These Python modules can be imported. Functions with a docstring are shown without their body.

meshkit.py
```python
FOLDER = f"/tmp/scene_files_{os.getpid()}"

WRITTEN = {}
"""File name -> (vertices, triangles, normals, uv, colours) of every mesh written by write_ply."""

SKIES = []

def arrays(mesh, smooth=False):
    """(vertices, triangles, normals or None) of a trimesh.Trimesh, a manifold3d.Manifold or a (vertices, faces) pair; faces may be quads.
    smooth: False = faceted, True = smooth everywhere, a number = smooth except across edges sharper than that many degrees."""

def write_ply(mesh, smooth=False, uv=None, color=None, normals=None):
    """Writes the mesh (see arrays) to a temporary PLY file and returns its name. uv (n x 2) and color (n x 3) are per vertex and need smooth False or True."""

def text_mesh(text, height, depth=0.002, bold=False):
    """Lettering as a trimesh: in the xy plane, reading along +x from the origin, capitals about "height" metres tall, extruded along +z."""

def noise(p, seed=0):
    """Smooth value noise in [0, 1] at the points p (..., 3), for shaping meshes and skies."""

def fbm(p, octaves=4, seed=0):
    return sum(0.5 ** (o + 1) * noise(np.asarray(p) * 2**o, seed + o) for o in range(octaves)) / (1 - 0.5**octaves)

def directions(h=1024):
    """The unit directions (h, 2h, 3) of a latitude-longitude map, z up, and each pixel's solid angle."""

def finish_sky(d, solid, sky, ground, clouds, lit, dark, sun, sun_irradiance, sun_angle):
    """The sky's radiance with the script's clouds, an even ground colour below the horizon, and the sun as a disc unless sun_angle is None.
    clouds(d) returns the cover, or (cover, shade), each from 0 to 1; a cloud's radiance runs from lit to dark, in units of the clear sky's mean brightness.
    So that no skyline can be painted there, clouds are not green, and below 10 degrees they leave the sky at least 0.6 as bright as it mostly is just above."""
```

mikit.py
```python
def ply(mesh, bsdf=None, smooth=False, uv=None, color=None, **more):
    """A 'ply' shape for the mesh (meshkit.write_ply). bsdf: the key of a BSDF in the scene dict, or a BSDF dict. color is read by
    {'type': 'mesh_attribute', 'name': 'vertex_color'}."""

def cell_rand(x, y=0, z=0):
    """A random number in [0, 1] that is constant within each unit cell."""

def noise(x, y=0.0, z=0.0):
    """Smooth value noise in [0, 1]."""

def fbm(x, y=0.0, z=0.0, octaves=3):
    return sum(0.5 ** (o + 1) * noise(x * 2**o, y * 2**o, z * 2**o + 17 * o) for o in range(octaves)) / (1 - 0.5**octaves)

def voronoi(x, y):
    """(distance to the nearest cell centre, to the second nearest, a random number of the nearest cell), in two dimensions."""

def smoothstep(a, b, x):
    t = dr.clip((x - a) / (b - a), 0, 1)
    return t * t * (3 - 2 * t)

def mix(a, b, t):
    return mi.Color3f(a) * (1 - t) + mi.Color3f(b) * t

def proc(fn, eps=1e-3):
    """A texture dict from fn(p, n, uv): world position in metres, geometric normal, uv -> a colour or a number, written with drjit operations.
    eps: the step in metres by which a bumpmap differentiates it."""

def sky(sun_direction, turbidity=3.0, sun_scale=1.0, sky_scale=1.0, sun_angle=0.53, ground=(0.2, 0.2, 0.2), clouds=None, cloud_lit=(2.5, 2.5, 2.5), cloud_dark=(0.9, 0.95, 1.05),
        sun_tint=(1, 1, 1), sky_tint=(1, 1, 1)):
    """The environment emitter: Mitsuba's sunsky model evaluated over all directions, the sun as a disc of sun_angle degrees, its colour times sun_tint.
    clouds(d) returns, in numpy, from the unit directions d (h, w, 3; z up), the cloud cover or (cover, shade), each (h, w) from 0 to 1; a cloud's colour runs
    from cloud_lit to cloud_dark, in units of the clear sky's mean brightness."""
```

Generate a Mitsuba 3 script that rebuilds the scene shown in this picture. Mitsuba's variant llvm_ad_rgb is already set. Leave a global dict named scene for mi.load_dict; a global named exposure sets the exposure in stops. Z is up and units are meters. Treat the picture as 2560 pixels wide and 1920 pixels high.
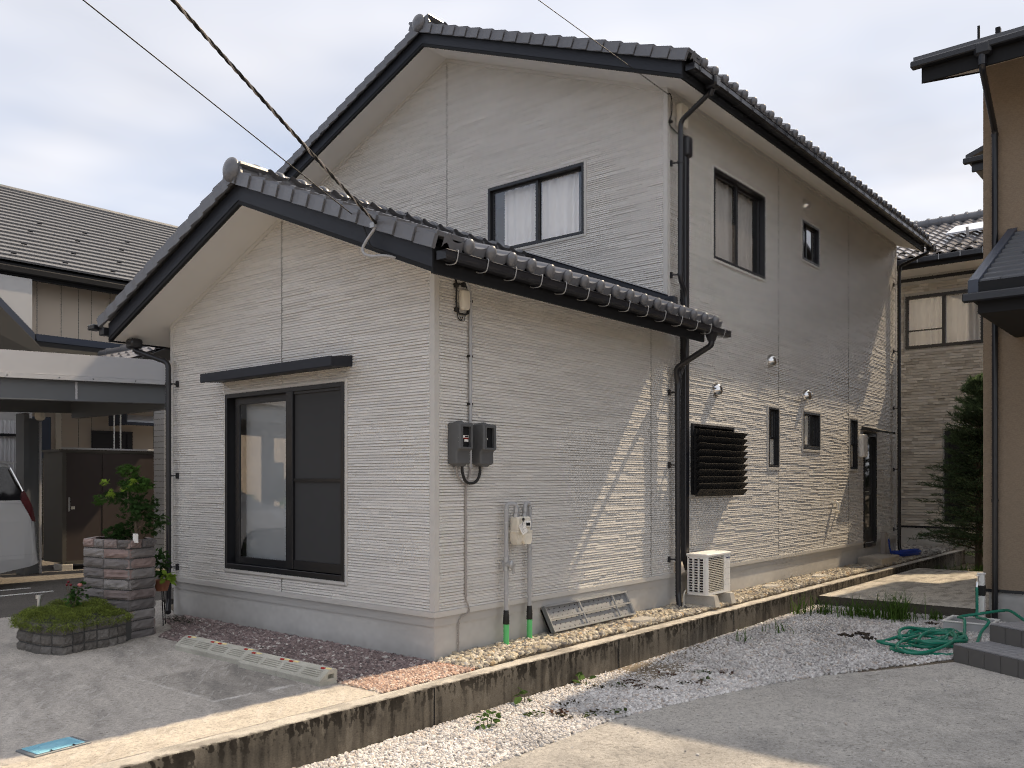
import math, numpy as np, trimesh, mitsuba as mi, drjit as dr, mikit, meshkit
from mikit import proc, noise, fbm, smoothstep, mix, voronoi, cell_rand
from shapely.geometry import Polygon, box as sbox
from shapely.geometry.polygon import orient
from shapely.ops import unary_union
import manifold3d as m3

# ------------------------------------------------------------------ camera, sky, exposure
T = mi.ScalarTransform4f
CAM = np.array([5.2101, -5.2402, 1.55]); FW = np.array([-0.639526, 0.768769, 0.0])
SUN = (0.187, 0.81, 1.0)
exposure = 1.70


def clouds(d):
    p = d / np.maximum(d[..., 2:3], 0.12)
    a = meshkit.fbm(p * [0.55, 0.75, 0.5] + 3.1, 5, 4)
    b = meshkit.fbm(p * [2.1, 2.9, 2.0] + 7.7, 4, 9)
    az = 0.5 + 0.5 * (d[..., 0] * 0.769 + d[..., 1] * 0.64)          # thicker veil towards the sun's side
    c = meshkit.fbm(p * [1.1, 0.6, 1.0] + 11.3, 5, 21)
    cover = np.clip(0.62 + 0.30 * az + 1.5 * (a - 0.5) + 0.7 * (b - 0.5), 0.30, 1.0)
    shade = np.clip(0.30 + 2.2 * (c - 0.5) + 1.2 * (b - 0.5), 0, 0.85)
    return cover, shade


scene = {
    "camera": {"type": "perspective", "fov": 2 * math.degrees(math.atan(1280 / 2183)), "fov_axis": "x", "near_clip": 0.05, "far_clip": 2000.0,
               "principal_point_offset_y": -0.124,
               "to_world": T().look_at(origin=CAM.tolist(), target=(CAM + FW).tolist(), up=[0, 0, 1])},
    "sky": mikit.sky(SUN, turbidity=3.5, sun_scale=1.12, sky_scale=1.15, sun_angle=0.7, clouds=clouds, cloud_lit=(3.05, 3.0, 3.05), cloud_dark=(1.9, 1.97, 2.2),
                     sun_tint=(1.0, 0.965, 0.895), ground=(0.25, 0.24, 0.22)),
}
labels = {}
used = set()
rng = np.random.default_rng(7)


# ------------------------------------------------------------------ helpers
def numbered(name):
    k, i = name, 0
    while k in used or k in scene:
        i += 1
        k = f"{name}_{i:03d}"
    used.add(k)
    return k


def thing(name, label, cat, group=None, kind=None):
    k = numbered(name)
    labels[k] = {"label": label, "category": cat}
    if group: labels[k]["group"] = group
    if kind: labels[k]["kind"] = kind
    return k


def cat(ms):
    ms = [m for m in ms if m is not None]
    return ms[0] if len(ms) == 1 else trimesh.util.concatenate(ms)


def obj(name, mesh, mat, parent=None, smooth=False, label=None, kind=None, color=None, to_world=None):
    k = numbered((parent + "__" if parent else "") + name)
    if isinstance(mesh, dict):
        s = dict(mesh)
    else:
        if isinstance(mesh, list): mesh = cat(mesh)
        s = mikit.ply(mesh, mat, smooth=smooth, color=color)
    if to_world is not None: s["to_world"] = to_world
    scene[k] = s
    if label or kind:
        labels[k] = {}
        if label: labels[k]["label"] = label
        if kind: labels[k]["kind"] = kind
    return k


def struct(name, mesh, mat, **kw):
    return obj(name, mesh, mat, kind="structure", **kw)


def whole(name, mesh, mat, label, category, group=None, kind=None, **kw):
    k = obj(name, mesh, mat, **kw)
    labels[k] = {"label": label, "category": category}
    if group: labels[k]["group"] = group
    if kind: labels[k]["kind"] = kind
    return k


def box(x0, x1, y0, y1, z0, z1, bev=0.0):
    x0, x1 = min(x0, x1), max(x0, x1); y0, y1 = min(y0, y1), max(y0, y1); z0, z1 = min(z0, z1), max(z0, z1)
    if bev <= 0:
        m = trimesh.creation.box(extents=(x1 - x0, y1 - y0, z1 - z0))
        m.apply_translation(((x0 + x1) / 2, (y0 + y1) / 2, (z0 + z1) / 2))
        return m
    b = min(bev, (x1 - x0) / 2.01, (y1 - y0) / 2.01, (z1 - z0) / 2.01)
    pts = []
    for sx in (0, 1):
        for sy in (0, 1):
            for sz in (0, 1):
                c = [(x0, x1)[sx], (y0, y1)[sy], (z0, z1)[sz]]; s = [1 - 2 * sx, 1 - 2 * sy, 1 - 2 * sz]
                for k in range(3):
                    q = [c[i] + (0 if i == k else s[i] * b) for i in range(3)]
                    pts.append(q)
    return trimesh.convex.convex_hull(np.array(pts))


def rbox(x0, x1, y0, y1, z0, z1, r, n=8):
    ms = []
    for x in (x0 + r, x1 - r):
        for y in (y0 + r, y1 - r):
            for z in (z0 + r, z1 - r):
                ms.append(m3.Manifold.sphere(r, n * 2).translate([x, y, z]))
    return tri(m3.Manifold.batch_hull(ms))


def tri(man):
    m = man.to_mesh()
    return trimesh.Trimesh(np.array(m.vert_properties[:, :3]), np.array(m.tri_verts), process=False)


def hull(pts):
    return trimesh.convex.convex_hull(np.array(pts, float))


def tube(pts, r, sides=10, closed=False, caps=True):
    p = np.array(pts, float); n = len(p)
    r = np.broadcast_to(np.asarray(r, float), (n,))
    if closed:
        t = np.roll(p, -1, 0) - np.roll(p, 1, 0)
    else:
        t = np.gradient(p, axis=0)
        t[0] = p[1] - p[0]; t[-1] = p[-1] - p[-2]
    t /= np.linalg.norm(t, axis=1, keepdims=True) + 1e-12
    a = np.cross(t[0], [0, 0, 1.0] if abs(t[0][2]) < 0.9 else [1.0, 0, 0]); a /= np.linalg.norm(a)
    ang = np.arange(sides) * 2 * np.pi / sides
    vs = []
    for i in range(n):
        a = a - t[i] * (a @ t[i]); a /= np.linalg.norm(a) + 1e-12
        b = np.cross(t[i], a)
        vs.append(p[i] + r[i] * (np.cos(ang)[:, None] * a + np.sin(ang)[:, None] * b))
    v = np.vstack(vs); f = []
    rng_ = n if closed else n - 1
    for i in range(rng_):
        i2 = (i + 1) % n
        for j in range(sides):
            j2 = (j + 1) % sides
            f += [[i * sides + j, i * sides + j2, i2 * sides + j2], [i * sides + j, i2 * sides + j2, i2 * sides + j]]
    if caps and not closed:
        c0, c1 = len(v), len(v) + 1
        v = np.vstack([v, p[0], p[-1]])
        for j in range(sides):
            j2 = (j + 1) % sides
            f += [[c0, j2, j], [c1, (n - 1) * sides + j, (n - 1) * sides + j2]]
    return trimesh.Trimesh(v, np.array(f), process=False)


def bend(pts, rad=0.05, n=5):
    """polyline with rounded corners"""
    p = [np.array(q, float) for q in pts]; out = [p[0]]
    for a, b, c in zip(p[:-2], p[1:-1], p[2:]):
        d0, d1 = a - b, c - b; l0, l1 = np.linalg.norm(d0), np.linalg.norm(d1)
        k = min(rad, l0 * 0.45, l1 * 0.45)
        s, e = b + d0 / l0 * k, b + d1 / l1 * k
        for i in range(n + 1):
            t = i / n
            out.append((1 - t) ** 2 * s + 2 * t * (1 - t) * b + t * t * e)
    return np.array(out + [p[-1]])


def spline(pts, n=8, closed=False):
    p = np.array(pts, float)
    if closed: q = np.vstack([p[-1], p, p[0], p[1]])
    else: q = np.vstack([2 * p[0] - p[1], p, 2 * p[-1] - p[-2]])
    out = []
    for i in range(1, len(q) - 2):
        for k in range(n):
            t = k / n; a, b, c, d = q[i - 1], q[i], q[i + 1], q[i + 2]
            out.append(0.5 * (2 * b + (c - a) * t + (2 * a - 5 * b + 4 * c - d) * t * t + (3 * b - a - 3 * c + d) * t ** 3))
    if not closed: out.append(p[-1])
    return np.array(out)


def cyl(p0, p1, r, n=14):
    return tube([p0, p1], r, n)


def extrude(poly, depth, frame):
    """shapely polygon (a, z) extruded; frame(a, b, z) -> world, b from 0 to depth"""
    m = trimesh.creation.extrude_polygon(poly, depth, engine="earcut")
    v = np.array(m.vertices)
    w = np.array([frame(a, b, z) for a, z, b in v])
    mm = trimesh.Trimesh(w, m.faces, process=False)
    if mm.volume < 0: mm.invert()
    return mm


fx = lambda c=0.0: (lambda a, b, z: (c + b, a, z))        # plane x = c facing +x, a = y
fy = lambda c=0.0: (lambda a, b, z: (a, c - b, z))        # plane y = c facing -y, a = x


def fbox(fr, a0, a1, b0, b1, z0, z1, bev=0.0):
    p, q = fr(a0, b0, z0), fr(a1, b1, z1)
    return box(p[0], q[0], p[1], q[1], p[2], q[2], bev)


def ellipsoid(c, r, sub=2):
    m = trimesh.creation.icosphere(subdivisions=sub); m.apply_scale(r); m.apply_translation(c)
    return m


def place(m, origin, X, Y, Z):
    v = np.array(m.vertices)
    w = np.asarray(origin) + v[:, :1] * np.asarray(X) + v[:, 1:2] * np.asarray(Y) + v[:, 2:] * np.asarray(Z)
    mm = trimesh.Trimesh(w, m.faces, process=False)
    if np.dot(np.cross(X, Y), Z) < 0: mm.invert()
    return mm


def rotz(m, deg, about=(0, 0, 0)):
    m = m.copy(); m.apply_transform(trimesh.transformations.rotation_matrix(math.radians(deg), [0, 0, 1], about)); return m


def text(s, h, origin, X, Z, depth=0.002):
    m = meshkit.text_mesh(s, h, depth)
    return place(m, origin, X, Z, np.cross(X, Z))


# ------------------------------------------------------------------ materials
def C(hexs):
    c = [int(hexs[i:i + 2], 16) / 255 for i in (1, 3, 5)]
    return [x / 12.92 if x <= 0.04045 else ((x + 0.055) / 1.055) ** 2.4 for x in c]


def rgb(c): return {"type": "rgb", "value": [float(x) for x in (C(c) if isinstance(c, str) else c)]}


def pr(c, rough=0.6, metallic=0.0, spec=0.4, coat=0.0, bump=None, bscale=0.004):
    b = {"type": "principled", "base_color": c if isinstance(c, dict) else rgb(c), "roughness": rough, "metallic": metallic, "specular": spec}
    if coat: b["clearcoat"] = coat; b["clearcoat_gloss"] = 0.9
    if bump is not None: b = {"type": "bumpmap", "arbitrary": bump, "scale": bscale, "bsdf": b}
    return {"type": "twosided", "bsdf": b}


def mat(name, b): scene["mat_" + name] = b; return "mat_" + name


VC = {"type": "mesh_attribute", "name": "vertex_color"}


def f_conc(base, dark, s=1.0):
    def f(p, n, uv):
        a = fbm(p.x * 1.3 * s + 5, p.y * 2.1 * s, p.z * 2 * s, 4); b = fbm(p.x * 17 * s, p.y * 17 * s, p.z * 17 * s, 3)
        g = noise(p.x * 160, p.y * 160, p.z * 160)
        return mix(base, dark, dr.clip(1.6 * (a - 0.32) + 0.5 * (b - 0.5), 0, 1)) * (0.9 + 0.2 * g)
    return f


def f_parking(p, n, uv):
    a = fbm(p.x * 0.8 + 3, p.y * 2.6 + p.x * 0.9, 0, 4); b = fbm(p.x * 5 + p.y * 2, p.y * 14 + p.x * 4, 0, 4); g = noise(p.x * 150, p.y * 150, 0)
    c = mix((0.38, 0.35, 0.312), (0.235, 0.218, 0.198), dr.clip(1.7 * (a - 0.36) + 1.3 * (b - 0.5), 0, 1))
    w = (fbm(p.x * 3, p.y * 3, 2, 3) - 0.5) * 0.10
    inx = smoothstep(-1.35, -1.28, p.x + w) * (1 - smoothstep(-0.34, -0.28, p.x + w))
    iny = smoothstep(-1.90, -1.84, p.y + w * 0.4) * (1 - smoothstep(-1.05, -1.0, p.y))
    c = mix(c, c * 0.76, inx * iny * (0.5 + 0.6 * fbm(p.x * 7, p.y * 5, 8, 3)))
    line = (1 - smoothstep(0.010, 0.045, dr.abs(p.x + 0.27 + w * 0.6))) * smoothstep(-1.9, -1.85, p.y) + (1 - smoothstep(0.006, 0.022, dr.abs(p.y + 1.89 + w * 0.4))) * smoothstep(-1.6, -1.55, p.x) * (1 - smoothstep(-0.22, -0.17, p.x)) * 0.6
    c = mix(c, (0.55, 0.53, 0.50), dr.clip(line * smoothstep(0.40, 0.62, fbm(p.x * 14, p.y * 8, 0, 4)), 0, 1) * 0.7)
    band = smoothstep(0.02, 0.07, p.x + w)  # strip beside the retaining wall, with its sunlit warmth put into the colour
    c = mix(c, mix((0.48, 0.435, 0.36), (0.32, 0.285, 0.235), dr.clip(2.5 * (fbm(p.x * 9, p.y * 6, 1, 4) - 0.42), 0, 1)), band * 0.75)
    scr = smoothstep(0.66, 0.72, fbm(p.x * 4 - p.y * 3, p.x * 26 + p.y * 30, 4, 3))
    c = mix(c, (0.48, 0.45, 0.41), scr * 0.35)
    g2 = noise(p.x * 55, p.y * 55, 2)
    sp = smoothstep(0.80, 0.88, noise(p.x * 75, p.y * 75, 7))
    return mix(c, c * 0.55, sp * 0.6) * (0.72 + 0.28 * g + 0.26 * g2)


def f_drive(p, n, uv):
    a = fbm(p.x * 0.7 + 1, p.y * 0.7, 0, 4); b = fbm(p.x * 7, p.y * 7, 0, 4); g = noise(p.x * 170, p.y * 170, 0)
    sp = smoothstep(0.80, 0.86, noise(p.x * 60, p.y * 60, 3))
    c = mix((0.37, 0.352, 0.322), (0.225, 0.216, 0.202), dr.clip(2.4 * (a - 0.40) + 1.0 * (b - 0.5), 0, 1))
    g2 = noise(p.x * 52, p.y * 52, 5); crack = 1 - smoothstep(0.0, 0.012, dr.abs(fbm(p.x * 1.1, p.y * 1.1, 9, 4) - 0.47))
    c = mix(c, (0.10, 0.095, 0.09), crack * 0.25)
    return mix(c, (0.12, 0.115, 0.11), sp * 0.5) * (0.66 + 0.34 * g + 0.34 * g2)


def f_retain(p, n, uv):
    up = smoothstep(0.7, 0.9, n.z)
    st = fbm(p.y * 26, p.z * 3.0, 1.0, 4); big = fbm(p.y * 1.3, p.z * 2.0, 5.0, 3); spots = fbm(p.y * 46, p.z * 30, 9.0, 3); g = noise(p.x * 130, p.y * 130, p.z * 130)
    dep = p.z + 0.10 * (fbm(p.y * 7, 0, 2, 3) - 0.5)
    top = smoothstep(-0.20, 0.03, dep)
    c = mix((0.120, 0.108, 0.090), (0.045, 0.041, 0.035), dr.clip(2.2 * (big - 0.32) + 1.5 * (st - 0.5), 0, 1))
    c = mix(c, (0.17, 0.155, 0.13), smoothstep(0.60, 0.72, fbm(p.y * 14 + 40, p.z * 5, 2.0, 4)) * 0.45)
    c = mix(c, (0.014, 0.012, 0.010), smoothstep(0.60 - 0.17 * top, 0.66 - 0.15 * top, 0.45 * st + 0.55 * spots) * (0.25 + 0.70 * top))
    t = mix((0.43, 0.405, 0.355), (0.23, 0.215, 0.19), dr.clip(2.4 * (fbm(p.x * 11, p.y * 5, 0, 4) - 0.40), 0, 1))
    t = mix(t, (0.06, 0.055, 0.05), smoothstep(0.575, 0.612, p.x + 0.05 * (fbm(p.y * 30, 0, 3, 3) - 0.45)) * (1 - smoothstep(0.612, 0.616, p.x)) * 0.8)
    return mix(c, t, up) * (0.8 + 0.4 * g)


def f_found(p, n, uv):
    a = fbm(p.x * 1.1 + p.y * 1.1, p.z * 2, 0, 4); b = fbm(p.x * 20, p.y * 20, p.z * 20, 3)
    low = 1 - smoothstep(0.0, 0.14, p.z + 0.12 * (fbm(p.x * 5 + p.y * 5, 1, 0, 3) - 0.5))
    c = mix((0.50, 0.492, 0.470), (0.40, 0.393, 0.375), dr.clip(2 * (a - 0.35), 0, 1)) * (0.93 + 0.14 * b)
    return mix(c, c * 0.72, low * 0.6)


def f_stucco(p, n, uv):
    a = fbm(p.x * 0.8, p.y * 0.8, p.z * 0.8, 3); b = noise(p.x * 90, p.y * 90, p.z * 90)
    return mix((0.290, 0.228, 0.168), (0.245, 0.192, 0.142), a) * (0.86 + 0.28 * b)


def f_asph(p, n, uv):
    g = noise(p.x * 120, p.y * 120, 0); a = fbm(p.x * 0.9, p.y * 0.9, 0, 3)
    return mix((0.085, 0.078, 0.070), (0.14, 0.128, 0.115), a) * (0.7 + 0.6 * g)


def f_soil(p, n, uv):
    a = fbm(p.x * 6, p.y * 6, 0, 4)
    return mix((0.10, 0.08, 0.06), (0.21, 0.18, 0.14), a)


M = dict(
    siding=mat("siding", pr(VC, 0.36, spec=0.5)), wall=mat("wall", pr((0.41, 0.402, 0.385), 0.8, spec=0.2)), trim=mat("trim", pr((0.50, 0.488, 0.462), 0.45)),  # wall tone darker than the ribs, painting shade into the grooves
    sealant=mat("sealant", pr((0.20, 0.195, 0.18), 0.8)), found=mat("found", pr(proc(f_found), 0.85, spec=0.2)), frame=mat("frame", pr((0.012, 0.0125, 0.015), 0.32, spec=0.5)),
    barge=mat("barge", pr((0.016, 0.019, 0.027), 0.5, spec=0.35)), pipe=mat("pipe", pr((0.012, 0.0125, 0.016), 0.28, spec=0.5)), tile=mat("tile", pr((0.118, 0.121, 0.133), 0.34, spec=0.55, coat=0.25)),
    soffit=mat("soffit", pr((0.62, 0.61, 0.59), 0.7)), steel=mat("steel", pr((0.55, 0.55, 0.54), 0.35, metallic=0.9)), galv=mat("galv", pr((0.40, 0.41, 0.42), 0.42, metallic=0.55)),
    drape=mat("drape", pr((0.60, 0.59, 0.57), 0.9, spec=0.1)), curtain=mat("curtain", pr((0.78, 0.76, 0.73), 0.9, spec=0.1)), room=mat("room", pr((0.24, 0.22, 0.20), 0.9)), dark=mat("dark", pr((0.01, 0.01, 0.01), 0.8, spec=0.2)),
    blind=mat("blind", pr((0.36, 0.38, 0.39), 0.8, spec=0.1)), screen=mat("screen", pr((0.035, 0.036, 0.038), 0.7)), frost=mat("frost", pr((0.62, 0.60, 0.54), 0.3)),
    white=mat("white", pr((0.74, 0.73, 0.70), 0.4)), cream=mat("cream", pr((0.66, 0.62, 0.53), 0.45)), meter=mat("meter", pr((0.085, 0.088, 0.092), 0.5)), rubber=mat("rubber", pr((0.012, 0.012, 0.012), 0.6)),
    green=mat("green", pr((0.10, 0.46, 0.16), 0.4)), conduit=mat("conduit", pr((0.34, 0.345, 0.355), 0.4)), vinyl=mat("vinyl", pr((0.27, 0.25, 0.235), 0.5)),
    conc=mat("conc", pr(proc(f_conc((0.43, 0.41, 0.37), (0.27, 0.255, 0.23))), 0.85, spec=0.2)), stopc=mat("stopc", pr(proc(f_conc((0.46, 0.445, 0.385), (0.31, 0.30, 0.255), 3)), 0.85, spec=0.2)),
    slab=mat("slab", pr(proc(f_conc((0.40, 0.36, 0.30), (0.18, 0.165, 0.14), 1.0)), 0.85, spec=0.2)),
    parking=mat("parking", pr(proc(f_parking), 0.8, spec=0.25)), drive=mat("drive", pr(proc(f_drive), 0.85, spec=0.2)), retain=mat("retain", pr(proc(f_retain), 0.9, spec=0.15)),
    asph=mat("asph", pr(proc(f_asph), 0.85, spec=0.2)), soil=mat("soil", pr(proc(f_soil), 0.95, spec=0.1)), stucco=mat("stucco", pr(proc(f_stucco), 0.85, spec=0.15)),
    stone=mat("stone", pr(VC, 0.75, spec=0.3)), vcsat=mat("vcsat", pr(VC, 0.6, spec=0.3)),
    slate=mat("slate", pr((0.085, 0.090, 0.100), 0.4, spec=0.45)), black=mat("black", pr((0.010, 0.0105, 0.012), 0.55, spec=0.2)), gloss=mat("gloss", pr((0.16, 0.155, 0.16), 0.12, spec=0.7, coat=1.0)),
    beige=mat("beige", pr((0.47, 0.41, 0.34), 0.7)), grey=mat("grey", pr((0.42, 0.42, 0.42), 0.6)), lap=mat("lap", pr((0.15, 0.155, 0.165), 0.5, spec=0.4)), skirt=mat("skirt", pr((0.026, 0.026, 0.026), 0.9, spec=0.1)), navy=mat("navy", pr((0.045, 0.055, 0.078), 0.4)),
    alum=mat("alum", pr((0.46, 0.465, 0.48), 0.45)), alumd=mat("alumd", pr((0.16, 0.17, 0.18), 0.45, metallic=0.2)), shedp=mat("shedp", pr((0.060, 0.046, 0.042), 0.5)), sheds=mat("sheds", pr((0.095, 0.088, 0.075), 0.5)),
    paint=mat("paint", pr((0.47, 0.47, 0.465), 0.25, coat=0.9)), carglass=mat("carglass", pr((0.008, 0.008, 0.009), 0.05, spec=0.6)), lamp=mat("lamp", pr((0.07, 0.005, 0.007), 0.12, coat=1.0)), tyre=mat("tyre", pr((0.014, 0.014, 0.014), 0.8)),
    bluep=mat("bluep", pr((0.22, 0.46, 0.56), 0.5)), blueh=mat("blueh", pr((0.02, 0.06, 0.36), 0.4)), hose=mat("hose", pr((0.010, 0.185, 0.120), 0.3, spec=0.5)), red=mat("red", pr((0.36, 0.025, 0.015), 0.25)), yellow=mat("yellow", pr((0.80, 0.66, 0.30), 0.3)),
    steptile=mat("steptile", pr((0.25, 0.25, 0.26), 0.5)), stepside=mat("stepside", pr((0.115, 0.110, 0.105), 0.7)), grout=mat("grout", pr((0.07, 0.07, 0.068), 0.9)),
    bark=mat("bark", pr((0.11, 0.085, 0.06), 0.9)), terra=mat("terra", pr((0.30, 0.12, 0.07), 0.7)), chrome=mat("chrome", pr((0.75, 0.75, 0.75), 0.12, metallic=1.0)),
    leaf=mat("leaf", {"type": "principledthin", "base_color": VC, "roughness": 0.5, "diff_trans": 0.7, "spec_trans": 0.0}),
    glass=mat("glass", {"type": "thindielectric", "int_ior": 1.75}),
    solar=mat("solar", pr((0.55, 0.58, 0.64), 0.08, spec=0.8, coat=1.0)), wood=mat("wood", pr((0.20, 0.10, 0.05), 0.6)),
)


# ------------------------------------------------------------------ siding generator (real ridges)
def siding(fr, z0, z1, ulim, holes, seed, pitch=0.0253, seg=(0.18, 0.70), gap=0.0068, d0=0.006, d1=0.0115, tilt=0.0048, base=0.0):
    r = np.random.default_rng(seed); V, F, SEG = [], [], 0
    n = int((z1 - z0) / pitch)
    quads = np.array([[0, 1, 3, 2], [4, 6, 7, 5], [0, 2, 6, 4], [1, 5, 7, 3], [2, 3, 7, 6]])
    prev = []
    for k in range(n):
        a, b = z0 + k * pitch, z0 + (k + 1) * pitch
        lo, hi = ulim((a + b) / 2)
        if hi - lo < 0.03: continue
        iv = [(lo, hi)]
        for (h0, h1, hz0, hz1) in holes:
            if min(b, hz1) - max(a, hz0) > pitch * 0.3:
                iv = [q for (s, e) in iv for q in ((s, min(e, h0)), (max(s, h1), e)) if q[1] - q[0] > 0.004]
        for s, e in iv:
            u = s - r.uniform(0, seg[0])
            while u < e:
                w = r.uniform(*seg); x0, x1 = max(u, s), min(u + w, e); u += w
                if x1 - x0 < 0.004: continue
                d = base + r.choice([d0, (d0 + d1) / 2, d1]) + r.uniform(0, 0.0008)
                zt = b - gap * r.choice([0.7, 1.0, 1.5])
                P = [fr(uu, bb, zz) for uu in (x0, x1) for bb in (base - 0.001, 1) for zz in (a, zt)]
                P[2] = fr(x0, d, a); P[3] = fr(x0, d - tilt, zt); P[6] = fr(x1, d, a); P[7] = fr(x1, d - tilt, zt)
                o = len(V); V += P
                F.append(quads + o); SEG += 1
    F = np.vstack(F)
    return trimesh.Trimesh(np.array(V), np.vstack([F[:, [0, 1, 2]], F[:, [0, 2, 3]]]), process=False)


def rib_tones(m, seed):
    r = np.random.default_rng(seed + 500); n = len(m.vertices) // 8
    c = np.array([0.600, 0.583, 0.550]) * r.choice([0.93, 0.98, 1.0, 1.03], (n, 1), p=[0.2, 0.3, 0.3, 0.2])
    p = np.array(m.vertices)[::8]
    c = c * (0.95 + 0.10 * meshkit.fbm(p * [0.7, 0.7, 0.4], 3, 6))[:, None]
    return np.repeat(c, 8, 0)


def wall_mesh(fr, outline, holes, thick=0.10):
    poly = Polygon(outline)
    for h in holes: poly = poly.difference(sbox(h[0], h[2], h[1], h[3]))
    return extrude(poly, thick, lambda a, b, z: fr(a, b - thick, z))


# ------------------------------------------------------------------ setting: ground sheets
GZ = lambda y: -0.30 + 0.055 * np.clip((np.asarray(y, float) - 2.0) / 5.0, 0, 1)           # lower lot
struct("ground", box(-150, 150, -150, 150, -0.9, -0.42), M["soil"])
struct("pavement", Polygon and extrude(Polygon([(-5.40, -14), (0.438, -14), (0.438, -0.88), (-2.0, -0.86), (-5.42, 0.5)]), 0.42, lambda a, b, z: (a, z, b - 0.42)), M["parking"])
struct("road", box(-30, -5.44, -30, 30, -0.41, -0.004), M["asph"])
struct("yard", box(-5.3, 0.435, 0.3, 16.0, -0.41, -0.05), M["soil"])
dp = [(1.50, -14), (1.50, -1.05), (1.53, 0.39), (1.68, 1.25), (1.93, 2.16), (2.22, 2.93), (2.98, 4.40), (9, 8), (14, 8), (14, -14)]
struct("driveway", extrude(Polygon(dp), 0.12, lambda a, b, z: (a, z, b - 0.41)), M["drive"])
struct("terrace_slab", box(0.618, 2.80, 7.06, 12.1, -0.41, -0.10, 0.012), M["retain"])

# ------------------------------------------------------------------ the two-storey house
H = thing("two_storey_house", "two-storey light grey ribbed house with dark tile roofs and a gabled wing in front", "house")
LA, LP, MA, MP = -2.13, 0.40, -3.615, 0.4033
zl = lambda x: 4.18 - LP * abs(x - LA)            # soffit plane of the wing roof
zm = lambda x: 7.65 - MP * abs(x - MA)            # soffit plane of the main roof
ul = lambda z: (max(-4.25, LA - (4.17 - z) / LP), min(-0.01, LA + (4.17 - z) / LP))
um = lambda z: (max(-7.22, MA - (7.64 - z) / MP), min(-0.01, MA + (7.64 - z) / MP))
hF = [(-3.12, -1.155, 0.60, 2.455)]
hM = [(-2.815, -1.195, 4.675, 5.59), (-5.20, -4.42, 5.0, 5.58)]
hS = [(5.07, 6.655, 4.40, 5.575), (8.05, 8.745, 4.965, 5.575), (4.45, 5.60, 1.36, 2.24), (6.78, 7.15, 1.72, 2.59), (8.085, 8.785, 2.015, 2.605), (10.21, 10.59, 1.725, 2.60), (10.95, 11.66, 0.30, 2.40)]
g = lambda hs, e: [(a - e, b + e, c - e, d + e) for a, b, c, d in hs]
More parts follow.
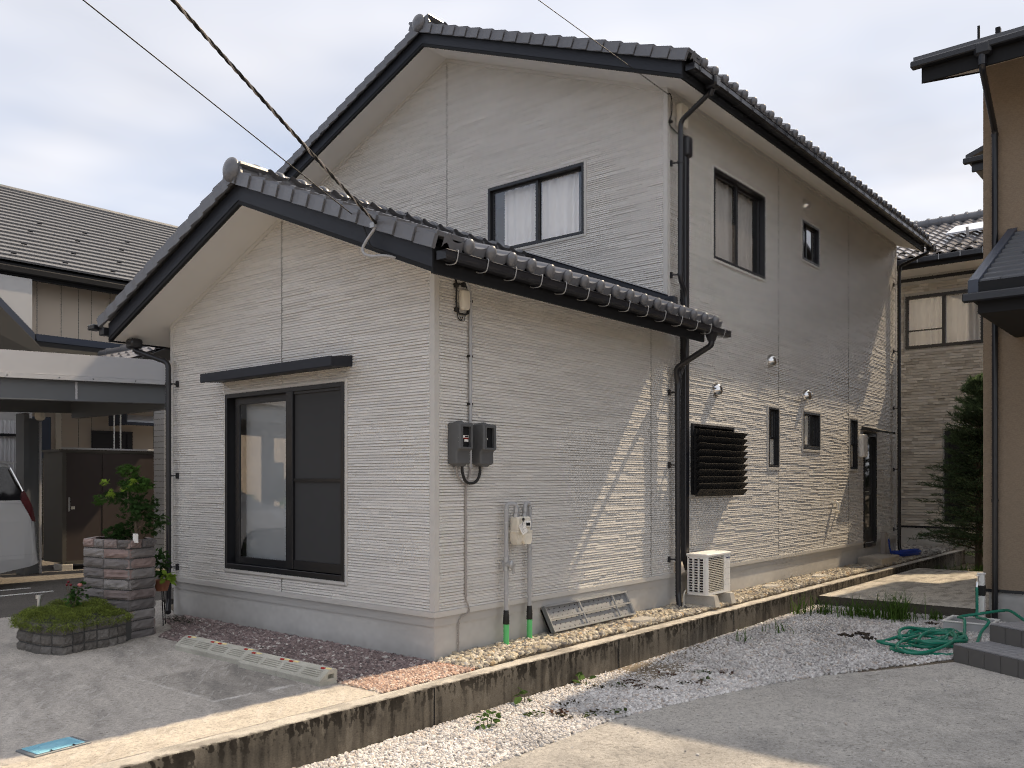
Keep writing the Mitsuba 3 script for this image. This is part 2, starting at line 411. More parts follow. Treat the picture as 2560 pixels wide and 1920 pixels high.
W = obj("wall", wall_mesh(fy(0), [(-4.26, 0.30), (0, 0.30), (0, zl(0)), (LA, 4.18), (-4.26, zl(-4.26))], hF), M["wall"], H)
ms = wall_mesh(fx(0), [(0.0, 0.30), (12.9, 0.30), (12.9, zm(0)), (3.9, zm(0)), (3.9, zl(0)), (0.0, zl(0))], hS)
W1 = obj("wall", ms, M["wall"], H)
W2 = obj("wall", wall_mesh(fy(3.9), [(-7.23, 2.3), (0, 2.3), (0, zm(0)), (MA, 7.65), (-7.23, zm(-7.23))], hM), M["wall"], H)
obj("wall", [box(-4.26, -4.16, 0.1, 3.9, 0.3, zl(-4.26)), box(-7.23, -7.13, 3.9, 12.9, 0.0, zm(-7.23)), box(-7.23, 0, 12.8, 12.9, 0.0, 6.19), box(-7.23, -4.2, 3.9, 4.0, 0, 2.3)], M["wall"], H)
obj("interior", [box(-4.1, -0.1, 0.5, 3.8, 2.9, 2.95), box(-7.1, -0.1, 4.05, 12.7, 2.9, 2.95), box(-7.1, -0.1, 4.05, 12.7, 6.12, 6.15), box(-4.1, -0.1, 1.6, 1.65, 0.3, 2.9), box(-1.9, -1.85, 4.3, 12.7, 0.3, 6.1),
                 box(-4.1, -0.11, 0.11, 3.8, 0.40, 0.44), box(-7.1, -0.11, 4.3, 12.7, 0.40, 0.44), box(-7.1, -1.95, 5.9, 5.95, 2.95, 6.1)], M["room"], H)
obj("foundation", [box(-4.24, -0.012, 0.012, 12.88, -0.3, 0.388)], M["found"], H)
def so(fr, z0, z1, u, holes, seed, par):
    m = siding(fr, z0, z1, u, g(holes, 0.03), seed)
    obj("siding_panel", m, M["siding"], par, color=rib_tones(m, seed))
lim = lambda f, a, b: (lambda z: (max(f(z)[0], a), min(f(z)[1], b)))
so(fy(0), 0.43, 4.16, lim(ul, -9, -2.141), hF, 1, W); so(fy(0), 0.43, 4.16, lim(ul, -2.128, -0.03), hF, 2, W)
for (a, b, zt, sd) in ((0.03, 3.513, 3.30, 3), (3.526, 3.93, 3.30, 4)): so(fx(0), 0.43, zt, lambda z, a=a, b=b: (a, b), hS, sd, W1)
for (a, b, sd) in ((3.94, 7.147, 5), (7.164, 10.146, 6), (10.165, 12.86, 7)): so(fx(0), 0.43, 6.19, lambda z, a=a, b=b: (a, b), hS, sd, W1)
so(fy(3.9), 2.9, 7.63, lim(um, -9, -3.623), hM, 8, W2); so(fy(3.9), 2.9, 7.63, lim(um, -3.609, -0.03), hM, 9, W2)
tr = 0.012
for (x, y, z0, z1) in ((0, 0, 0.43, 3.34), (0, 3.9, 3.6, 6.2)):
    obj("corner_trim", cat([box(x - 0.045, x + tr, y - tr, y - 0.0005, z0, z1), box(x + 0.0005, x + tr, y, y + 0.045, z0, z1)]), M["trim"], H)
obj("corner_trim", box(-4.26 - tr, -4.215, -tr, -0.0005, 0.43, 3.33), M["trim"], H)
obj("corner_trim", box(0.0005, tr, 12.86, 12.9 + tr, 0.43, 6.19), M["trim"], H)
obj("base_flashing", cat([box(-4.28, 0.02, -0.02, 0.0, 0.382, 0.427), box(0.0, 0.02, 0.0005, 10.93, 0.382, 0.427), box(0.0, 0.02, 11.68, 12.9, 0.382, 0.427)]), M["trim"], H)
zt = lambda e: (zl(e), zm(e))
fz = []
for s in (-1, 1):        # frieze strips under the soffits of both gables
    x1 = LA + s * 2.12; fz.append(hull([(LA, -0.016, 4.178), (LA, -0.016, 4.128), (x1, -0.016, zl(x1)), (x1, -0.016, zl(x1) - 0.05), (LA, 0, 4.178), (LA, 0, 4.128), (x1, 0, zl(x1)), (x1, 0, zl(x1) - 0.05)]))
    x1 = MA + s * 3.60; fz.append(hull([(MA, 3.884, 7.648), (MA, 3.884, 7.60), (x1, 3.884, zm(x1)), (x1, 3.884, zm(x1) - 0.05), (MA, 3.9, 7.648), (MA, 3.9, 7.60), (x1, 3.9, zm(x1)), (x1, 3.9, zm(x1) - 0.05)]))
fz += [box(0, 0.016, 0.045, 3.85, 3.27, 3.325), box(0, 0.016, 3.95, 12.88, 6.13, 6.185)]
obj("frieze", fz, M["trim"], H)
for (par, fr, a, z0, z1) in ((W, fy(0), -2.1345, 2.72, 4.12), (W, fy(0), -2.1345, 0.43, 0.56), (W1, fx(0), 3.5195, 0.43, 3.27), (W1, fx(0), 7.1555, 2.66, 6.13), (W1, fx(0), 7.1555, 0.43, 1.68), (W1, fx(0), 10.1555, 0.43, 6.13), (W2, fy(3.9), -3.616, 4.3, 7.6)):
    obj("joint_sealant", fbox(fr, a - 0.007, a + 0.007, 0.0005, 0.0085, z0, z1), M["sealant"], par)


# ---- windows
def window(name, fr, r, sashes, curtains=(), depth=0.07, proud=0.022, trimw=0.035, awn=None, mull=0.04, head=0.0, label=None, frame_w=0.035, sill=0.0):
    """sashes: (a0, a1, z0, z1, b, kind): one framed pane each, b = its depth from the wall face"""
    a0, a1, z0, z1 = r
    t = 0.0005
    fm = [fbox(fr, a0 + t, a0 + frame_w, -depth, proud, z0 + t, z1 - t, 0.003), fbox(fr, a1 - frame_w, a1 - t, -depth, proud, z0 + t, z1 - t, 0.003),
          fbox(fr, a0 + frame_w, a1 - frame_w, -depth, proud, z1 - frame_w - head, z1 - t, 0.003), fbox(fr, a0 + frame_w, a1 - frame_w, -depth, proud, z0 + t, z0 + frame_w + sill, 0.003)]
    k = obj(name, fm, M["frame"], H, label=label)
    if trimw:
        w = trimw; q = 0.018
        obj("trim", [fbox(fr, a0 - w, a0 - t, 0, q, z0 - w, z1 + w, 0.004), fbox(fr, a1 + t, a1 + w, 0, q, z0 - w, z1 + w, 0.004), fbox(fr, a0, a1, 0, q, z1 + t, z1 + w, 0.004), fbox(fr, a0, a1, 0, q + 0.006, z0 - w, z0 - t, 0.004)], M["trim"], k)
    for (s0, s1, y0, y1, b, kind) in sashes:
        e = mull; fm = [fbox(fr, s0, s0 + e, b - 0.025, b, y0, y1, 0.002), fbox(fr, s1 - e, s1, b - 0.025, b, y0, y1, 0.002), fbox(fr, s0 + e, s1 - e, b - 0.025, b, y0, y0 + e, 0.002), fbox(fr, s0 + e, s1 - e, b - 0.025, b, y1 - e, y1, 0.002)]
        if kind != "bare": obj("sash", fm, M["frame"], k)
        P = [fr(s0 + e * .8, b - 0.013, y0 + e * .8), fr(s1 - e * .8, b - 0.013, y0 + e * .8), fr(s1 - e * .8, b - 0.013, y1 - e * .8), fr(s0 + e * .8, b - 0.013, y1 - e * .8)]
        m = trimesh.Trimesh(np.array(P), [[0, 1, 2], [0, 2, 3]], process=False)
        obj("pane" if kind != "screen" else "insect_screen", m, M[{"screen": "screen", "frost": "frost"}.get(kind, "glass")], k)
    for (c0, c1, y0, y1, b, m) in curtains:
        n = max(24, int((c1 - c0) / 0.012)); aa = np.linspace(c0, c1, n); ph = np.random.default_rng(int(c0 * 100) % 997).uniform(0, 6)
        am = 0.0 if m == "blind" else 0.020
        bb = b + am * np.sin(aa * 52 + ph + 1.5 * np.sin(aa * 9)) + am * 0.5 * np.sin(aa * 23 + 1)
        v = [fr(a, q, z) for z in (y0, y1) for a, q in zip(aa, bb)]
        f = [[i, i + 1, n + i + 1] for i in range(n - 1)] + [[i, n + i + 1, n + i] for i in range(n - 1)]
        obj("curtain" if m != "blind" else "blind", trimesh.Trimesh(np.array(v), f, process=False), M[m], k, smooth=True)
    return k


w = window("window", fy(0), hF[0], [(-3.02, -2.02, 0.66, 2.41, -0.035, "glass"), (-2.10, -1.18, 0.66, 2.41, -0.062, "glass")], [(-2.985, -2.02, 0.70, 2.42, -0.15, "blind"), (-2.0, -1.2, 0.7, 2.4, -0.20, "curtain")], head=0.01, sill=0.02, mull=0.072, depth=0.09, proud=0.028, label="tall black sliding window with an insect screen on its right half")
obj("screen_frame", [fbox(fy(0), -2.045, -1.94, -0.024, 0.024, 0.665, 2.415, 0.003), fbox(fy(0), -1.218, -1.165, -0.024, 0.012, 0.665, 2.415, 0.003), fbox(fy(0), -1.94, -1.218, -0.022, 0.010, 2.385, 2.415), fbox(fy(0), -1.94, -1.218, -0.022, 0.010, 0.665, 0.755), fbox(fy(0), -1.94, -1.218, -0.020, 0.010, 1.527, 1.557)], M["frame"], w)
obj("insect_screen", fbox(fy(0), -1.95, -1.21, -0.012, -0.010, 0.75, 2.39), M["screen"], w)
obj("window_awning", [hull([fy(0)(a, b, z) for a in (-3.20, -1.055) for (b, z) in ((0, 2.588), (0, 2.692), (0.256, 2.572), (0.256, 2.652))]), fbox(fy(0), -3.215, -1.045, 0.236, 0.264, 2.566, 2.66, 0.006)], M["barge"], H)
window("window", fy(3.9), hM[0], [(-2.79, -1.97, 4.70, 5.56, -0.03, "glass"), (-2.01, -1.22, 4.70, 5.56, -0.055, "glass")], [(-2.66, -2.05, 4.5, 5.56, -0.16, "curtain"), (-2.0, -1.36, 4.5, 5.56, -0.14, "curtain")], head=0.01, label="upstairs sliding window with drawn white curtains in the gable wall")
window("window", fy(3.9), hM[1], [(-5.16, -4.46, 5.04, 5.54, -0.04, "glass")], label="window mostly hidden behind the wing's ridge")
X0 = fx(0)
window("window", X0, hS[0], [(5.10, 5.87, 4.43, 5.54, -0.03, "glass"), (5.83, 6.62, 4.43, 5.54, -0.055, "glass")], [(5.1, 5.98, 4.45, 5.55, -0.15, "drape"), (6.02, 6.61, 4.45, 5.55, -0.17, "drape")], mull=0.03, label="upstairs side window with grey curtains, the largest on the long side")
window("window", X0, hS[1], [(8.30, 8.71, 5.0, 5.54, -0.03, "glass"), (8.08, 8.40, 5.0, 5.54, -0.055, "glass")], [], mull=0.03, label="small upstairs side window, half open")
w = window("window", X0, hS[2], [(4.49, 5.56, 1.40, 2.20, -0.05, "glass")], [], label="window behind a black louvre blind", proud=0.05)
for i in range(10):
    z = 1.342 + i * 0.0815
    obj("louvre_slat", hull([X0(a, b, zz) for a in (4.27, 5.60) for (b, zz) in ((0.170, z), (0.174, z - 0.002), (0.235, z + 0.078), (0.228, z + 0.080))] + [X0(5.60 + 0.02, 0.235, z + 0.078)]), M["black"], w)
for a, b, q in ((4.47, 4.49, 0.02), (5.52, 5.54, 0.02), (4.30, 4.33, 0.14)): obj("louvre_bracket", fbox(X0, a, b, q, 0.17, 1.36, 2.16), M["black"], w)
window("window", X0, hS[3], [(6.80, 7.13, 2.14, 2.57, -0.03, "glass"), (6.80, 7.13, 1.74, 2.17, -0.04, "frost")], [], mull=0.025, frame_w=0.028, label="narrow upright window left of the small square one")
window("window", X0, hS[4], [(8.11, 8.46, 2.07, 2.58, -0.03, "frost"), (8.43, 8.76, 2.07, 2.58, -0.05, "glass")], [], mull=0.028, sill=0.02, label="small square window with one frosted half")
window("window", X0, hS[5], [(10.23, 10.57, 2.15, 2.58, -0.03, "glass"), (10.23, 10.57, 1.745, 2.17, -0.04, "frost")], [], mull=0.025, frame_w=0.028, label="narrow upright window next to the back door lamp")
d = obj("door", [fbox(X0, 10.952, 11.0, -0.09, 0.02, 0.388, 2.398), fbox(X0, 11.61, 11.658, -0.09, 0.02, 0.388, 2.398), fbox(X0, 11.0, 11.61, -0.09, 0.015, 0.31, 0.385), fbox(X0, 11.0, 11.61, -0.09, 0.02, 2.33, 2.398), fbox(X0, 11.0, 11.61, -0.06, -0.03, 0.36, 0.66), fbox(X0, 11.0, 11.61, -0.06, -0.03, 1.26, 1.40), fbox(X0, 11.0, 11.08, -0.06, -0.03, 0.66, 2.33), fbox(X0, 11.53, 11.61, -0.06, -0.03, 0.66, 2.33)], M["frame"], H, label="black back door with two dark panes")
obj("pane", [fbox(X0, 11.08, 11.53, -0.05, -0.044, 0.66, 1.26), fbox(X0, 11.08, 11.53, -0.05, -0.044, 1.40, 2.33)], M["carglass"], d)
obj("handle", [fbox(X0, 11.03, 11.06, -0.03, 0.02, 1.315, 1.335), fbox(X0, 11.03, 11.16, 0.02, 0.035, 1.315, 1.335)], M["steel"], d)
obj("door_canopy", hull([X0(a, b, z) for a in (10.83, 11.80) for (b, z) in ((0, 2.44), (0, 2.51), (0.31, 2.385), (0.31, 2.425))]), M["frame"], H)
obj("wall_lamp", rbox(0.0, 0.10, 10.67, 10.90, 1.94, 2.355, 0.03), M["white"], H, smooth=40)
for (y, z) in ((8.16, 5.83), (6.83, 3.26), (5.12, 2.71), (8.18, 2.865)):
    prof = [(0.085 * math.cos(t), 0.105 * math.sin(t)) for t in np.linspace(0, math.pi / 2, 8)]
    m = trimesh.creation.revolve(np.array([(0.092, 0.0), (0.092, 0.012)] + [(a, b + 0.012) for a, b in prof]), sections=24)
    m = place(m, (0.004, y, z), (0, 1, 0), (0, 0, 1), (1, 0, 0))
    m2 = tri(m3.Manifold.sphere(0.09, 32).scale([1.25, 1.0, 1.08]).translate([0.0, y, z - 0.01]) ^ m3.Manifold.cube([0.4, 0.4, 0.4]).translate([0.004, y - 0.2, z - 0.075]))
    k = obj("vent_hood", m2, M["chrome"], H, smooth=40)
    obj("flange", place(trimesh.creation.cylinder(0.088, 0.016, sections=28), (0.013, y, z), (0, 1, 0), (0, 0, 1), (1, 0, 0)), M["steel"], k)
obj("vent_outlet", [tube(bend([(0, 9.42, 1.16), (0.07, 9.42, 1.17), (0.09, 9.42, 1.04)], 0.05), 0.028, 10), tube([(0, 9.53, 1.01), (0.07, 9.53, 1.0)], 0.022, 10)], M["cream"], H, smooth=40)


# ---- roofs
def slope_frame(apex_x, zf, pitch, side, off):
    c = 1 / math.sqrt(1 + pitch * pitch); sdir = np.array([side * c, 0, -pitch * c]); n = np.array([side * pitch * c, 0, c])
    return (lambda y, s, h: np.array([apex_x, y, zf + off]) + sdir * s + n * h), sdir, n


TW, TL = 0.26, 0.236
pu = np.array([0, 0.02, 0.045, 0.07, 0.09, 0.105, 0.13, 0.165, 0.20, 0.23, 0.262])
ph_ = np.array([0.004, 0.030, 0.044, 0.034, 0.014, 0.002, -0.008, -0.012, -0.010, -0.002, 0.010])


def tile_mesh(P, lip=0.018):
    v, f = [], []
    n = len(pu)
    for s, up in ((0, 0.0), (TL + 0.03, 0.022)):
        v += [P(u, s, h + up) for u, h in zip(pu, ph_)]
    v += [P(u, TL + 0.03, h + 0.022 - lip) for u, h in zip(pu, ph_)]
    for i in range(n - 1):
        f += [[i, i + 1, n + i + 1], [i, n + i + 1, n + i], [n + i, n + i + 1, 2 * n + i + 1], [n + i, 2 * n + i + 1, 2 * n + i]]
    return trimesh.Trimesh(np.array(v), f, process=False)


def eave_mesh(P):
    m = tile_mesh(P, 0.075); b = trimesh.creation.icosphere(subdivisions=2)
    o, du, ds, dn = P(0.05, TL + 0.052, 0.004), P(1, 0, 0) - P(0, 0, 0), P(0, 1, 0) - P(0, 0, 0), P(0, 0, 1) - P(0, 0, 0)
    b.apply_scale([0.050, 0.040, 0.064])
    b = place(b, o, du, ds, dn)
    return cat([m, b])


def rake_mesh(F_, y0, y1, s0, s1):
    """one verge tile: a flat top and a face hanging over the barge board"""
    p = []
    out = []
    ya, yb = (y0, y1)
    out.append(hull([F_(y, s, h) for y in (ya, yb) for s, hs in ((s0, (0.0, 0.030)), (s1, (0.022, 0.056))) for h in hs]))
    out.append(hull([F_(y, s, h) for y in (ya, ya + 0.022) for s, hs in ((s0 + 0.030, (-0.085, 0.0)), (s1, (-0.080, 0.03))) for h in hs]))
    out.append(hull([F_(y, s, h) for s, y in ((s0 + 0.12, ya - 0.001), (s1, ya - 0.016), (s1, ya + 0.01), (s0 + 0.12, ya + 0.01)) for h in (-0.078, 0.03)]))
    return cat(out)


def gable_roof(ax, zfun, pitch, y0, y1, xe_r, xe_l, tz, full_right):
    z0 = zfun(ax)
    c = 1 / math.sqrt(1 + pitch * pitch)
    # deck with its soffit, then boards
    k = obj("roof", hull([(x, y, zfun(x) + d_) for x in (ax, xe_r) for y in (y0 + 0.02, y1) for d_ in (0.02, 0.2)]).union(hull([(x, y, zfun(x) + d_) for x in (ax, xe_l) for y in (y0 + 0.02, y1) for d_ in (0.02, 0.2)]), engine="manifold"), M["black"], H)
    for xe in (xe_r, xe_l):
        obj("soffit", hull([(x, y, zfun(x) + d_) for x in (ax, xe) for y in (y0 + 0.02, y1 - 0.01) for d_ in (0.0, 0.019)]), M["soffit"], k)
        obj("barge_board", hull([(x, y, zfun(x) + d_) for x in (ax, xe) for y in (y0 - 0.005, y0 + 0.0195) for d_ in (0.035, 0.195)]), M["barge"], k)
        obj("barge_trim", hull([(x, y, zfun(x) + d_) for x in (ax, xe) for y in (y0 + 0.002, y0 + 0.04) for d_ in (-0.004, 0.034)]), M["black"], k)
        sg = 1 if xe == xe_r else -1
        obj("fascia", box(xe - 0.012, xe + 0.012, y0 - 0.004, y1, zfun(xe) - 0.012, zfun(xe) + 0.20) if sg > 0 else box(xe - 0.012, xe + 0.012, y0 - 0.004, y1, zfun(xe) - 0.012, zfun(xe) + 0.20), M["black"], k)
        Fr, sd, nn = slope_frame(ax, z0, pitch, sg, tz)
        L = (abs(xe - ax) + 0.115) / c
        nr = int(L / TL)
        s0 = L - (nr + 1) * TL - 0.03
        yo = y0 + 0.214
        ncol = int((y1 - yo + 0.02) / TW)
        base = tile_mesh(lambda u, s, h: Fr(yo + u, s, h))
        eb = mikit.ply(eave_mesh(lambda u, s, h: Fr(yo + u, s, h)), M["tile"], smooth=35)
        tb = mikit.ply(base, M["tile"], smooth=35)
        tr_ = lambda i, j: T().translate([sd[0] * (s0 + j * TL), i * TW, sd[2] * (s0 + j * TL)])
        if sg > 0 and full_right:
            for j in range(nr):
                for i in range(ncol): obj("tile", tb, None, k, to_world=tr_(i, j))
        else:
            st = []
            for j in range(nr):
                for i in range(ncol):
                    q = base.copy(); q.apply_translation([sd[0] * (s0 + j * TL), i * TW, sd[2] * (s0 + j * TL)]); st.append(q)
            obj("tile_field", st, M["tile"], k, smooth=35, kind="stuff")
        if sg > 0:
            for i in range(ncol + (1 if full_right else 0)): obj("eave_tile", eb, None, k, to_world=tr_(i, nr))
        if sg > 0: obj("eave_tile", tile_mesh(lambda u, s, h: Fr(yo - 0.215 + u * 0.85, s0 + nr * TL + s + 0.004, h - 0.004), 0.075), M["tile"], k, smooth=35)
        rk = mikit.ply(rake_mesh(Fr, y0 - 0.075, y0 + 0.225, 0, TL + 0.022), M["tile"])
        for j in range(-0, nr + 1): obj("rake_tile", rk, None, k, to_world=T().translate([sd[0] * (s0 + j * TL), 0, sd[2] * (s0 + j * TL)]))
    rz_ = z0 + tz + 0.035
    seg = tube([(ax, 0, rz_), (ax, 0.27, rz_)], [0.098, 0.092], 20)
    band = tube([(ax, 0.232, rz_), (ax, 0.24, rz_ + .002), (ax, 0.268, rz_ + .002), (ax, 0.276, rz_)], [0.10, 0.113, 0.113, 0.10], 20)
    rm = mikit.ply(cat([seg, band]), M["tile"], smooth=40)
    n = int((y1 - y0 + 0.07) / 0.27)
    for i in range(n): obj("ridge_tile", rm, None, k, to_world=T().translate([0, y0 - 0.08 + i * 0.27, 0]))
    obj("ridge_end", ellipsoid((ax, y0 - 0.08, rz_), (0.118, 0.055, 0.118), 3), M["tile"], k, smooth=True)
    return k


RL_ = gable_roof(LA, zl, LP, -0.50, 3.89, 0.476, -4.736, 0.268, True)
RM_ = gable_roof(MA, zm, MP, 3.40, 13.05, 0.47, -7.70, 0.255, False)
# the wing's eave runs a little past the gable wall of the main block
obj("fascia", hull([(x, y, z) for y in (3.892, 3.90) for x, z in ((0.02, 3.32), (0.02, 3.50), (0.488, 3.14), (0.488, 3.34))]), M["black"], RL_)
obj("wall_flashing", [hull([(x, y, zl(x) + d_) for x, dd in ((LA, 0), (0.02, 0)) for (y, d_) in ((3.80, 0.30), (3.80, 0.325), (3.885, 0.33), (3.885, 0.41))]),
                      hull([(x, y, zl(x) + d_) for x in (LA, -4.7) for (y, d_) in ((3.80, 0.30), (3.80, 0.325), (3.885, 0.33), (3.885, 0.41))]), box(0.02, 0.16, 3.80, 3.89, 3.58, 3.70, 0.02)], M["barge"], RL_)
obj("flashing_edge", hull([(x, y, zl(x) + d_) for x in (LA, 0.02) for y in (3.862, 3.884) for d_ in (0.412, 0.428)]), M["grey"], RL_)


# ---- gutters and downpipes
def gutter(x0, x1, y0, y1, z0, z1, hooks, hm, label=None):
    t = 0.006
    k = obj("gutter", [box(x1 - t, x1, y0, y1, z0 + 0.015, z1), box(x0, x0 + t, y0, y1, z0 + 0.015, z1), box(x0 + 0.02, x1 - 0.02, y0, y1, z0, z0 + t), hull([(x1, y, z0 + 0.02) for y in (y0, y1)] + [(x1 - t, y, z0 + 0.02) for y in (y0, y1)] + [(x1 - 0.02, y, z0) for y in (y0, y1)] + [(x1 - 0.026, y, z0) for y in (y0, y1)]),
                     tube([(x1, y0, z1), (x1, y1, z1)], 0.007, 8), box(x0, x1, y0, y0 + t, z0, z1), box(x0, x1, y1 - t, y1, z0, z1)], M["pipe"], H, label=label)
    hp = spline([(x1 - 0.004, 0, z1 + 0.016), (x1 + 0.014, 0, z1 + 0.008), (x1 + 0.012, 0, z0 + 0.045), (x1 - 0.012, 0, z0 - 0.014), (x0 + 0.015, 0, z0 - 0.016), (x0 - 0.02, 0, z0 - 0.004)], 4)
    hk = mikit.ply(tube(hp, 0.0048, 6), hm, smooth=True)
    for y in hooks: obj("hook", hk, None, k, to_world=T().translate([0, y, 0]))
    return k


gutter(0.51, 0.610, -0.49, 4.33, 3.222, 3.290, [-0.37, -0.02, 0.33, 0.68, 1.03, 1.38, 1.73, 2.08, 2.43, 2.78, 3.13, 3.48, 3.80, 4.15], M["galv"])
gutter(0.495, 0.612, 3.43, 13.42, 6.075, 6.150, list(np.arange(3.56, 13.3, 0.345)), M["pipe"])
k = obj("gutter", [box(-4.87, -4.76, -0.56, 3.9, 3.20, 3.29, 0.01)], M["pipe"], H)


def downpipe(paths, brk=(), extra=()):
    k = obj("downpipe", [tube(bend(p, 0.06), r, 12) for p, r in paths] + list(extra), M["pipe"], H, smooth=45)
    for (p, q) in brk:
        obj("bracket", [tube([p, q], 0.009, 6), box(q[0] - 0.012, q[0] + 0.012, q[1] - 0.014, q[1] + 0.014, q[2] - 0.035, q[2] + 0.035), tube([(p[0], p[1], p[2] - 0.012), (p[0], p[1], p[2] + 0.012)], 0.037, 12)], M["pipe"], k)


downpipe([([(0.555, 3.94, 6.02), (0.50, 3.945, 5.98), (0.12, 4.01, 5.80), (0.12, 4.0, 3.93), (0.12, 4.13, 3.77), (0.12, 4.13, 3.0), (0.12, 3.96, 2.75), (0.12, 3.96, 2.62)], 0.030)],
         [((0.12, 4.0, z), (0.02, 3.965, z)) for z in (5.31, 3.98)], [box(0.49, 0.645, 3.875, 4.005, 6.03, 6.17, 0.02), cyl((0.56, 3.94, 6.03), (0.54, 3.945, 5.97), 0.034), tube([(0.12, 4.0, 4.62), (0.12, 4.0, 4.65)], 0.034)])
downpipe([([(0.56, 3.93, 3.16), (0.56, 3.93, 3.09), (0.12, 3.90, 2.86), (0.11, 3.95, 2.72), (0.11, 3.97, 0.17), (0.15, 3.93, 0.04)], 0.034)],
         [((0.11, 3.96, z), (0.02, 3.915, z)) for z in (2.58, 1.72, 0.60)], [hull([(0.56 + a, 3.93 + b, 3.225) for a in (-.055, .055) for b in (-.06, .06)] + [(0.56 + a, 3.93 + b, 3.13) for a in (-.03, .03) for b in (-.03, .03)])])
downpipe([([(0.55, 13.2, 6.07), (0.52, 13.1, 5.98), (0.11, 12.76, 5.72), (0.10, 12.765, 5.5), (0.10, 12.765, 0.25), (0.14, 12.74, 0.1)], 0.033)], [((0.10, 12.765, z), (0.02, 12.70, z)) for z in (5.36, 4.05, 2.94, 1.74, 0.57)], [box(0.49, 0.63, 13.13, 13.27, 6.02, 6.16, 0.02), box(0.488, 0.61, 13.40, 13.46, 6.06, 6.17, 0.01)])
downpipe([([(-4.60, -0.27, 3.14), (-4.60, -0.27, 3.04), (-4.16, -0.10, 2.88), (-4.155, -0.10, 2.7), (-4.155, -0.10, 0.14), (-4.05, -0.16, 0.05)], 0.031)], [((-4.155, -0.10, z), (-4.10, -0.022, z)) for z in (2.635, 1.59, 0.55)], [box(-4.68, -4.53, -0.34, -0.20, 3.06, 3.17, 0.02), box(-4.72, -4.66, -0.31, -0.24, 3.08, 3.14)])
obj("pipe_duct", [rbox(0.0, 0.085, 4.20, 4.30, 0.45, 5.62, 0.018, 4), rbox(0.0, 0.12, 4.18, 4.33, 5.45, 5.70, 0.03, 4)], M["pipe"], H, smooth=45)
k = obj("downpipe_strap", [box(-5.02, -4.87, -0.62, -0.50, 3.27, 3.33, 0.01)], M["pipe"], H)
# ---- hip of the low tiled roof at the far side of the house

# ------------------------------------------------------------------ things fixed to or standing by the house
k = thing("cable_box", "cream cable closure with looped black cables high on the wing's side wall", "cable box")
obj("case", rbox(0.012, 0.075, 0.275, 0.375, 3.02, 3.19, 0.02, 4), M["cream"], k, smooth=40)
obj("cable", [tube(spline([(0.02, 0.24, 3.30), (0.025, 0.245, 3.2), (0.03, 0.235, 3.1), (0.03, 0.25, 3.0), (0.03, 0.32, 2.985), (0.03, 0.38, 3.0), (0.03, 0.41, 3.1), (0.03, 0.40, 3.2), (0.02, 0.34, 3.245), (0.02, 0.26, 3.235)], 6), 0.008, 6),
                   tube(spline([(0.02, 0.25, 3.02), (0.02, 0.27, 2.95), (0.02, 0.31, 2.93), (0.02, 0.34, 2.99)], 6), 0.004, 5), tube(spline([(0.02, 0.28, 3.0), (0.02, 0.31, 2.935), (0.02, 0.35, 2.935), (0.02, 0.36, 3.0)], 6), 0.003, 5)]
    + [box(0.0, 0.035, y - 0.016, y + 0.016, z - 0.018, z + 0.018) for y, z in ((0.245, 3.225), (0.345, 3.245), (0.25, 3.015), (0.41, 3.02))], M["rubber"], k, smooth=True)
k = thing("cable_conduit", "light grey conduit running down the wing wall to the meters", "conduit")
obj("pipe", tube(spline([(0.03, 0.30, 3.31), (0.03, 0.34, 3.29), (0.03, 0.40, 3.2), (0.03, 0.415, 3.1), (0.03, 0.415, 2.4), (0.03, 0.415, 1.655)], 8), 0.0145, 10), M["conduit"], k, smooth=True)
obj("earth_wire", [tube(spline([(0.03, 0.415, 1.66), (0.028, 0.405, 1.58), (0.025, 0.37, 1.5), (0.02, 0.366, 1.3), (0.02, 0.366, 0.52)], 6), 0.010, 8), tube(spline([(0.02, 0.366, 0.53), (0.026, 0.372, 0.48), (0.034, 0.385, 0.44), (0.034, 0.388, 0.385), (0.012, 0.31, 0.345), (0.010, 0.285, 0.28), (0.010, 0.285, 0.02)], 6), 0.007, 6)], M["vinyl"], k, smooth=True)
obj("clip", [box(0.0, 0.04, 0.395, 0.437, z, z + 0.02) for z in (3.1, 2.62, 2.2)], M["rubber"], k)
